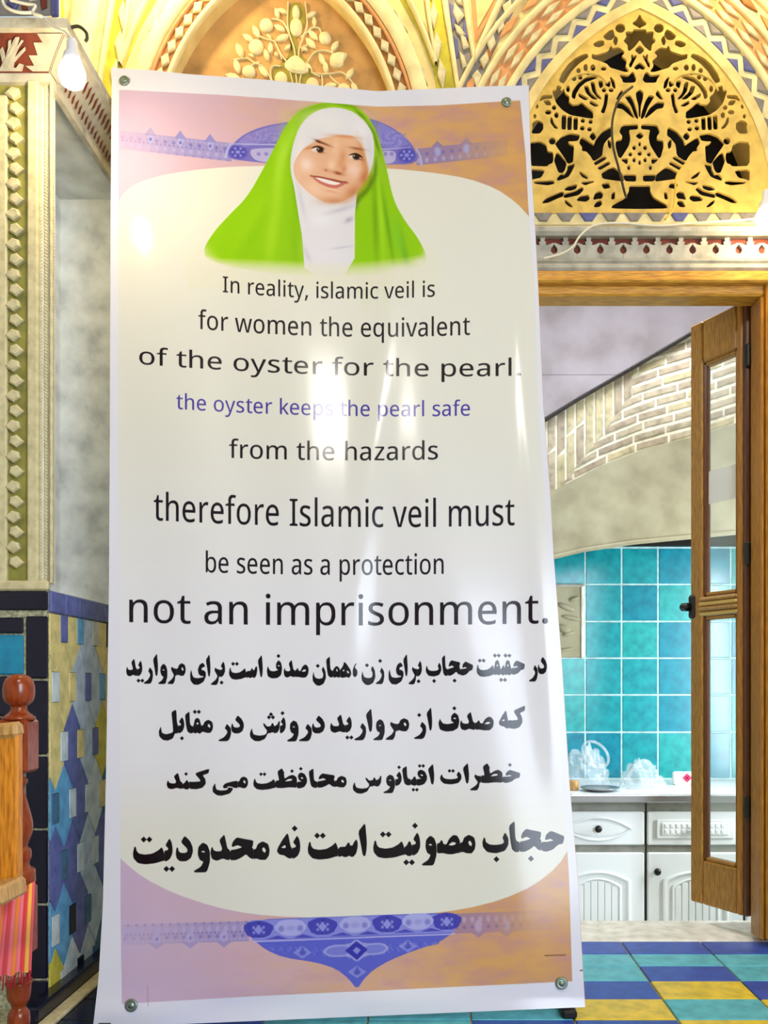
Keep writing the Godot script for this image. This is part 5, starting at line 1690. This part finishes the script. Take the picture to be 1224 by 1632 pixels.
func bag(where: Vector3, r: float, h: float, seed_: int, label: String, loop: bool) -> void:
	var root := thing("plastic_bag", label, "plastic bag", where, "clear bags on the worktop")
	var n := FastNoiseLite.new()
	n.seed = seed_
	n.frequency = 1.5
	n.noise_type = FastNoiseLite.TYPE_SIMPLEX_SMOOTH
	n.fractal_type = FastNoiseLite.FRACTAL_RIDGED
	n.fractal_octaves = 2
	var st := mb(true)
	var rows := 22
	var segs := 44
	var grid := []
	for j in rows + 1:
		var line := []
		for i in segs:
			var a := TAU * i / segs
			var e := PI / 2 * j / rows
			var dir := Vector3(cos(a) * cos(e), sin(e), sin(a) * cos(e))
			var k := 0.80 + 0.30 * n.get_noise_3dv(dir) + 0.16 * sin(a * 3.0 + seed_)
			line.append(Vector3(dir.x * r * k, maxf(dir.y * h * k, 0.0), dir.z * r * 0.75 * k))
		grid.append(line)
	for j in rows:
		for i in segs:
			var m := (i + 1) % segs
			quad(st, grid[j][i], grid[j + 1][i], grid[j + 1][m], grid[j][m])
	obj("film", fin(st), M.film, root)
	if loop:
		var t := mb(true)
		var pts := []
		for k in 25:
			var a := TAU * k / 24
			pts.append(Vector3(0.034 + 0.056 * cos(a), 0.150 + 0.056 * sin(a) - 0.02 * cos(a), 0.05 + 0.02 * cos(a)))
		tube(t, pts, 0.0065, 7)
		obj("handle_loop", fin(t), M.film, root)

func make_brick_arch() -> void:
	var d := 4.0
	var root := struct("wall_kitchen_arch", pl([outline("780,870 840,800 878,787 955,747 1027,719 1102,701 1240,655 1240,452 1205,470 1102,531 1007,587 922,636 871,668 780,720")], d, d + 0.12, d), M.mortar)
	var lower := PackedVector2Array([Vector2(780, 848), Vector2(878, 787), Vector2(955, 747), Vector2(1027, 719), Vector2(1102, 701), Vector2(1240, 658)])
	var region := outline("884,787 894,775 1005,629 1008,589 1102,535 1205,474 1240,456 1240,652 1102,696 1027,714 955,742 888,777")
	var mats := [M.brick_a, M.brick_b, M.brick_c]
	for row in 15:
		var x := 770.0 + (row * 31) % 52
		while x < 1240:
			var L := 44.0 + rng.randf() * 14.0
			var p := PackedVector2Array()
			for e in [[x + 1.8, 2.2], [x + L - 1.8, 2.2], [x + L - 1.8, 12.0], [x + 1.8, 12.0]]:
				var t: float = clampf(e[0], 780, 1240)
				var y := 0.0
				for i in lower.size() - 1:
					if t >= lower[i].x:
						y = lerpf(lower[i].y, lower[i + 1].y, (t - lower[i].x) / (lower[i + 1].x - lower[i].x))
				p.append(Vector2(e[0], y - 4 - row * 14.6 * (1.0 + (t - 900) * 0.0004) - e[1]))
			for q in Geometry2D.intersect_polygons(p, region):
				if q.size() > 2:
					obj("brick", gem(q, d, 0.002 + rng.randf() * 0.002, d), mats[rng.randi() % 3], root)
			x += L
	var tops := outline("871,664 922,633 1007,584 1102,528")
	for k in 12:   # the upright bricks at the arch's foot
		var u := 826.0 + k * 15.2
		var y1 := 775.0 - (u - 894) * 1.32
		var y0 := 671.0 - (u - 866) * 0.62
		y1 = minf(y1, 800.0)
		var cut := lerpf(y0, y1, 0.45 + 0.1 * sin(k * 2.0))
		for e in [[y0, cut - 1.5], [cut + 1.5, y1]]:
			if k > 6 and e[0] > y0:
				continue
			var b: float = e[1] if k <= 6 else y1
			if b - e[0] > 8:
				obj("brick", gem(PackedVector2Array([Vector2(u + 1.6, e[0]), Vector2(u + 13.4, e[0] - 7), Vector2(u + 13.4, b - 12), Vector2(u + 1.6, b)]), d, 0.002 + rng.randf() * 0.002, d), mats[rng.randi() % 3], root)
	obj("coping", px_rib(Array(outline("780,716 871,664 922,633 1007,584 1102,528 1205,468 1240,448")), Array(outline("780,724 871,672 922,640 1007,591 1102,535 1205,475 1240,455")), d, 0.03), M.coping, root)
	var hood := struct("wall_kitchen_hood", pl([outline("780,846 840,800 878,787 955,747 1027,719 1102,701 1240,657 1240,842 1105,855 1010,864 930,876 860,893 780,915")], 3.94, 4.06, 4.0), M.hood)
	obj("hood_lip", px_rib(Array(outline("780,912 860,890 930,873 1010,861 1105,852 1240,839")), Array(outline("780,919 860,897 930,880 1010,868 1105,859 1240,846")), 3.94, 0.012), M.hood, hood)
	var alcove := struct("wall_kitchen_alcove", bx(Vector3(-0.6, 1.66, -KIT + 0.01), Vector3(2.6, 1.78, -4.06)), M.hood)
	obj("hood_shade_strip", bx(Vector3(-0.6, at(0, 871, KIT - 0.02).y, -KIT + 0.008), Vector3(2.6, 1.665, -KIT + 0.05), 0.01), M.dark, alcove)  # near-black strip: the shade under the hood put into a solid piece

func make_bench() -> void:
	var d := 1.92
	var root := thing("carved_bench", "reddish wooden bench with a turned corner post and an orange side board", "bench", Vector3(at(30, 0, d).x, 0.0, -d))
	var o := root.position
	var px := d / F
	var y := func(v: float) -> float: return EYE - (v - V0) * px
	var turned := func(called: String, prof: Array) -> void:
		var st := mb(true)
		var list := []
		for p in prof:
			list.append(Vector2(p[0] * px, y.call(p[1])))
		lathe(st, spline(list, 3), Transform3D(), 24)
		obj(called, fin(st), M.wood_red, root)
	turned.call("post", [[8, 1410], [24, 1408], [25, 1396], [24, 1386], [17, 1382], [16, 1374], [19, 1366], [18, 1354], [13, 1350], [15, 1342], [21, 1325], [20, 1306], [14, 1282], [9, 1262], [9, 1254], [13, 1248], [13, 1242], [9, 1238], [10, 1232], [20, 1228]])
	obj("post_block", bx(Vector3(-23 * px, y.call(1230), -23 * px), Vector3(23 * px, y.call(1146), 23 * px), 0.006), M.wood_red, root)
	turned.call("finial", [[24, 1147], [25, 1143], [14, 1134], [12, 1126], [16, 1123], [22, 1116], [24, 1104], [23, 1090], [18, 1080], [9, 1075], [0, 1074]])
	obj("post_block", bx(Vector3(-22 * px, y.call(1520), -22 * px), Vector3(22 * px, y.call(1411), 22 * px), 0.006), M.wood_red, root)
	turned.call("post_foot", [[0, 1562], [19, 1563], [19, 1570], [17, 1590], [12, 1600], [11, 1606], [16, 1614], [17, 1630], [14, 1648], [11, 1660], [16, 1690], [18, 1745], [0, 1746]].duplicate())
	var e := 1.78
	var lo := at(-260, 1420, e)
	var hi := at(32, 1156, e)
	obj("side_board", bx(Vector3(lo.x, lo.y, -e - 0.016), Vector3(hi.x, hi.y, -e + 0.012), 0.005) , M.wood_board, root, -o)
	var st := mb()
	box(st, Vector3(-0.36, -0.016, -0.02), Vector3(0.0, 0.016, 0.02), 0.008, Transform3D(Basis(Vector3(0, 0, 1), 0.10), at(33, 1162, e)))
	obj("top_rail", fin(st), M.wood_pale, root, -o)
	var arm := mb()
	box(arm, Vector3(-0.3, -0.018, -0.05), Vector3(0.0, 0.018, 0.05), 0.006, Transform3D(Basis(Vector3(0, 0, 1), 0.16), at(25, 1418, 1.70)))
	obj("seat_rail", fin(arm), M.wood_pale, root, -o)
	# striped rug that hangs over the bench's lower rail
	var img := Image.create(128, 4, false, Image.FORMAT_RGB8)
	var reds := [Color8(226, 96, 110), Color8(206, 62, 70), Color8(232, 112, 120), Color8(228, 128, 56), Color8(232, 118, 132), Color8(214, 60, 62), Color8(236, 170, 70), Color8(222, 84, 92), Color8(196, 40, 50), Color8(230, 104, 118), Color8(220, 150, 70)]
	for x in 128:
		for k in 4:
			img.set_pixel(x, k, reds[(x / 5) % reds.size()].darkened(0.12 if x % 5 == 0 else 0.0))
	var m := StandardMaterial3D.new()
	m.albedo_texture = ImageTexture.create_from_image(img)
	m.roughness = 0.95
	m.rim_enabled = true
	m.rim = 0.3
	var cloth := mb(true)
	var nx := 40
	var ny := 14
	var f := func(s: float, t: float, k: float) -> Vector3:
		var top := Vector2(lerpf(-150, 56, s), lerpf(1520, 1404, s) - 10 * s * (1 - s))
		var end := Vector2(lerpf(-170, 50, s), lerpf(1600, 1546, s) + 3 * sin(s * 60.0))
		var p := top.lerp(end, t) + Vector2(-16 * t * (1 - s), 0)
		return at(p.x, p.y, lerpf(1.66, 1.885, s) - 0.03 * sin(minf(t * 1.4, 1.0) * PI) - 0.006 * sin(s * 40.0 + t * 2.0) + k)
	for side in 2:
		for j in ny:
			for i in nx:
				var c := []
				for q in [[0, 0], [1, 0], [1, 1], [0, 1]]:
					c.append(Vector2(float(i + q[0]) / nx, float(j + q[1]) / ny))
				for k in [0, 1, 2, 0, 2, 3] if side == 0 else [0, 2, 1, 0, 3, 2]:
					cloth.set_uv(Vector2(c[k].x * 1.3, 0.5))
					cloth.add_vertex(f.call(c[k].x, c[k].y, 0.006 * side))
	var rug := thing("striped_rug", "pink, red and orange striped woven rug hanging over the bench's lower rail", "rug", at(20, 1560, 1.8))
	obj("cloth", fin(cloth), m, rug, -rug.position)
	var fr := mb(true)
	for k in 60:
		var s := k / 59.0
		var a: Vector3 = f.call(s, 1.0, 0.003)
		tube(fr, [a, a + Vector3(0.002 * sin(k * 2.1), -0.014, 0.003), a + Vector3(0.004 * sin(k * 1.3), -0.026 - 0.006 * sin(k * 3.7), 0.002)], 0.0016, 5)
	var fo := obj("fringe", fin(fr), mat(Color(0.66, 0.10, 0.16), 0.9), rug, -rug.position)
	fo.set_meta("kind", "stuff")

func bulb(where: Vector3, energy: float, label: String, hang: Array) -> void:
	var root := thing("light_bulb", label, "light bulb", where, "")
	var g := mb(true)
	lathe(g, [Vector2(0, -0.040), Vector2(0.016, -0.037), Vector2(0.028, -0.028), Vector2(0.0335, -0.014), Vector2(0.034, 0.0), Vector2(0.030, 0.014), Vector2(0.024, 0.024)], Transform3D(), 24)
	obj("bulb_glass", fin(g), M.bulb_glow, root)
	var c := mb(true)
	lathe(c, [Vector2(0.024, 0.024), Vector2(0.025, 0.030), Vector2(0.021, 0.046), Vector2(0.014, 0.056), Vector2(0.013, 0.080), Vector2(0.009, 0.086), Vector2(0, 0.087)], Transform3D(), 24)
	obj("bulb_cap", fin(c), M.bulb_cap, root)
	var w := mb(true)
	var pts := [Vector3(0, 0.084, 0)]
	for p in hang:
		pts.append(p - where)
	tube(w, spline(pts, 6), 0.004, 7)
	obj("flex", fin(w), M.cord_white, root)
	var l := OmniLight3D.new()
	l.name = root.name + "_light"
	l.position = where
	l.light_color = Color(1.0, 0.88, 0.66)
	l.light_energy = energy
	l.light_size = 0.034
	l.omni_range = 12.0
	l.omni_attenuation = 2.0
	l.shadow_enabled = true
	add_child(l)

func cord(called: String, label: String, pts: Array, r: float, m: Material) -> void:
	var st := mb(true)
	tube(st, spline(pts, 8), r, 7)
	var o := obj(called, fin(st), m)
	tag(o, label, "cord")

func make_cords() -> void:
	cord("cord", "dark curved cable hanging in front of the pierced screen's left half", [at(1008, 138, 3.04), at(988, 156, 3.0), at(976, 192, 2.99), at(977, 232, 2.99), at(986, 268, 2.99), at(995, 305, 3.0), at(998, 314, 3.05)], 0.0042, M.cord_dark)
	cord("cord", "yellow cord running down the pierced screen's lower right to the sill", [at(1092, 262, 3.05), at(1078, 282, 3.03), at(1076, 310, 3.03), at(1072, 334, 3.03), at(1060, 350, 3.03)], 0.0035, M.cord_yellow)
	cord("cord", "pale cord lying along the door cornice from the banner to the right", [at(866, 412, 2.95), at(893, 405, 2.965), at(912, 394, 2.965), at(926, 374, 2.965), at(948, 359, 2.975), at(990, 356, 2.975), at(1050, 360, 2.972), at(1110, 355, 2.972), at(1180, 351, 2.972), at(1216, 347, 2.95)], 0.0035, M.cord_white)
	cord("cord", "white flex looped above the left cornice next to the hanging bulb", [at(2, -8, 2.34), at(8, 10, 2.34), at(28, 19, 2.34), at(50, 20, 2.34)], 0.004, M.cord_white)
	cord("cord", "thin kinked white flex running along the top edge of the left cornice", [at(16, 0, 2.34), at(40, 6, 2.34), at(56, 9, 2.34), at(52, 20, 2.34), at(64, 25, 2.335), at(70, 30, 2.338)], 0.004, M.cord_white)
	cord("hook", "bent iron hook sticking out of the left cornice's corner", [at(106, 46, 2.40), at(124, 42, 2.39), at(136, 50, 2.38), at(139, 60, 2.38), at(136, 66, 2.38)], 0.0045, M.cord_dark)
	get_node("hook").set_meta("category", "hook")

func _ready() -> void:
	var cam := Camera3D.new()
	cam.name = "camera"
	cam.projection = Camera3D.PROJECTION_FRUSTUM
	cam.near = 0.05
	cam.far = 60.0
	cam.size = 1632.0 / F * 0.05
	cam.frustum_offset = Vector2((612.0 - U0) / F, (V0 - 816.0) / F) * 0.05
	cam.position = Vector3(0, EYE, 0)
	add_child(cam)
	var e := Environment.new()
	e.background_mode = Environment.BG_COLOR
	e.background_color = Color(0.55, 0.62, 0.70)
	e.tonemap_mode = Environment.TONE_MAPPER_LINEAR
	e.tonemap_exposure = 1.14
	e.sdfgi_enabled = true
	e.ssao_enabled = true
	e.ssil_enabled = true
	var we := WorldEnvironment.new()
	we.name = "environment"
	we.environment = e
	add_child(we)
	area("added_window_light", Vector3(2.5, 2.0, 1.5), Vector3(-1.0, 1.0, -2.4), Vector2(2.8, 2.6), Color(0.88, 0.93, 1.0), 27.0)  # soft light of the added window on the right
	area("ceiling_lamp_light", Vector3(0.1, 3.66, 0.15), Vector3(0.1, 0.0, 0.1501), Vector2(0.30, 0.9), Color(1.0, 0.97, 0.93), 3.0)
	area("added_kitchen_lamp_light", Vector3(1.0, 3.2, -3.55), Vector3(1.0, 0.0, -3.9), Vector2(1.0, 0.3), Color(0.97, 0.98, 1.0), 4.2)  # added above the door header to light bricks and ceiling
	area("added_kitchen_tube_light", Vector3(1.72, 0.95, -3.42), Vector3(0.7, 0.8, -4.35), Vector2(0.10, 1.2), Color(0.95, 0.98, 1.0), 2.1)  # added behind the jamb to light tiles and cabinets
	make_materials()
	M.added_window_glow = glow(Color(0.90, 0.95, 1.0), 1.0)  # glowing pane of the added window
	M.bulb_glow = glow(Color(1.0, 0.93, 0.74), 14.0)
	M.lamp_glow = glow(Color(1.0, 0.97, 0.90), 3.0)
	make_walls()
	make_pier()
	make_door_cornice()
	make_door()
	make_banner()
	make_bench()
	make_screen()
	make_relief()
	make_kitchen()
	make_lamps()
	bulb(Vector3(at(115, 115, 2.29).x, at(115, 116, 2.29).y, -2.29), 0.16, "glowing white bulb hanging at the left cornice's corner", [at(104, 52, 2.30), at(86, 44, 2.315), at(70, 30, 2.335)])
	bulb(Vector3(at(1221, 345, 2.9).x, at(1226, 345, 2.9).y, -2.9), 0.10, "glowing bulb at the right end of the door cornice", [at(1232, 318, 2.92), at(1236, 300, 3.0), at(1240, 290, 3.066)])  # the next three bulbs are unseen, added to warm the upper wall
	bulb(Vector3(-0.95, 3.42, -2.84), 0.34, "unseen bare bulb added over the middle arch's left side", [Vector3(-0.95, 3.9, -2.84), Vector3(-0.95, 4.6, -2.84)])
	bulb(Vector3(0.05, 3.52, -2.80), 0.22, "unseen bare bulb added over the spandrel between the two arches", [Vector3(0.05, 3.9, -2.80), Vector3(0.05, 4.6, -2.80)])
	bulb(Vector3(1.05, 3.42, -2.80), 0.26, "unseen bare bulb added over the right-hand arch", [Vector3(1.05, 3.9, -2.80), Vector3(1.05, 4.6, -2.80)])
	make_cords()

func area(called: String, from: Vector3, to: Vector3, size: Vector2, c: Color, energy: float) -> void:
	var l := AreaLight3D.new()
	l.name = called
	l.area_size = size
	l.light_color = c
	l.light_energy = energy
	l.area_range = 14.0
	l.area_attenuation = 2.0
	l.shadow_enabled = true
	add_child(l)
	l.look_at_from_position(from, to, Vector3.UP if absf((to - from).normalized().y) < 0.95 else Vector3(0, 0, 1))

func make_lamps() -> void:   # unseen fittings: one over the eye, two added to brighten the kitchen
	for p in [[Vector3(0.1, 3.68, 0.15), Vector3(0.15, 0.03, 0.45), "long ceiling lamp hanging above the viewer", 4.6], [Vector3(1.0, 3.23, -3.55), Vector3(0.5, 0.03, 0.15), "unseen long lamp added on the kitchen ceiling behind the door header", 3.4]]:
		var root := thing("ceiling_lamp", p[2], "lamp", p[0])
		obj("lamp_housing", bx(-p[1] + Vector3(0, 0.02, 0), p[1] + Vector3(0, 0.02, 0), 0.01), M.bulb_cap, root)
		obj("lamp_panel", bx(Vector3(-p[1].x + 0.01, -0.016, -p[1].z + 0.01), Vector3(p[1].x - 0.01, -0.010, p[1].z - 0.01)), M.lamp_glow, root)
		var st := mb(true)
		tube(st, [Vector3(0, 0.04, 0), Vector3(0, p[3] - p[0].y, 0)], 0.008, 6)
		obj("lamp_rod", fin(st), M.steel, root)
	var added_tube_lamp := thing("added_wall_lamp", "unseen upright tube lamp added on the kitchen side of the door wall", "lamp", Vector3(1.74, 0.95, -3.34))
	obj("lamp_housing", bx(Vector3(-0.05, -0.64, -0.015), Vector3(0.05, 0.64, 0.015), 0.006), M.bulb_cap, added_tube_lamp)
	var glass := mb(true)
	tube(glass, [Vector3(0, -0.6, -0.035), Vector3(0, 0, -0.035), Vector3(0, 0.6, -0.035)], 0.014, 10)
	obj("lamp_tube", fin(glass), M.lamp_glow, added_tube_lamp)
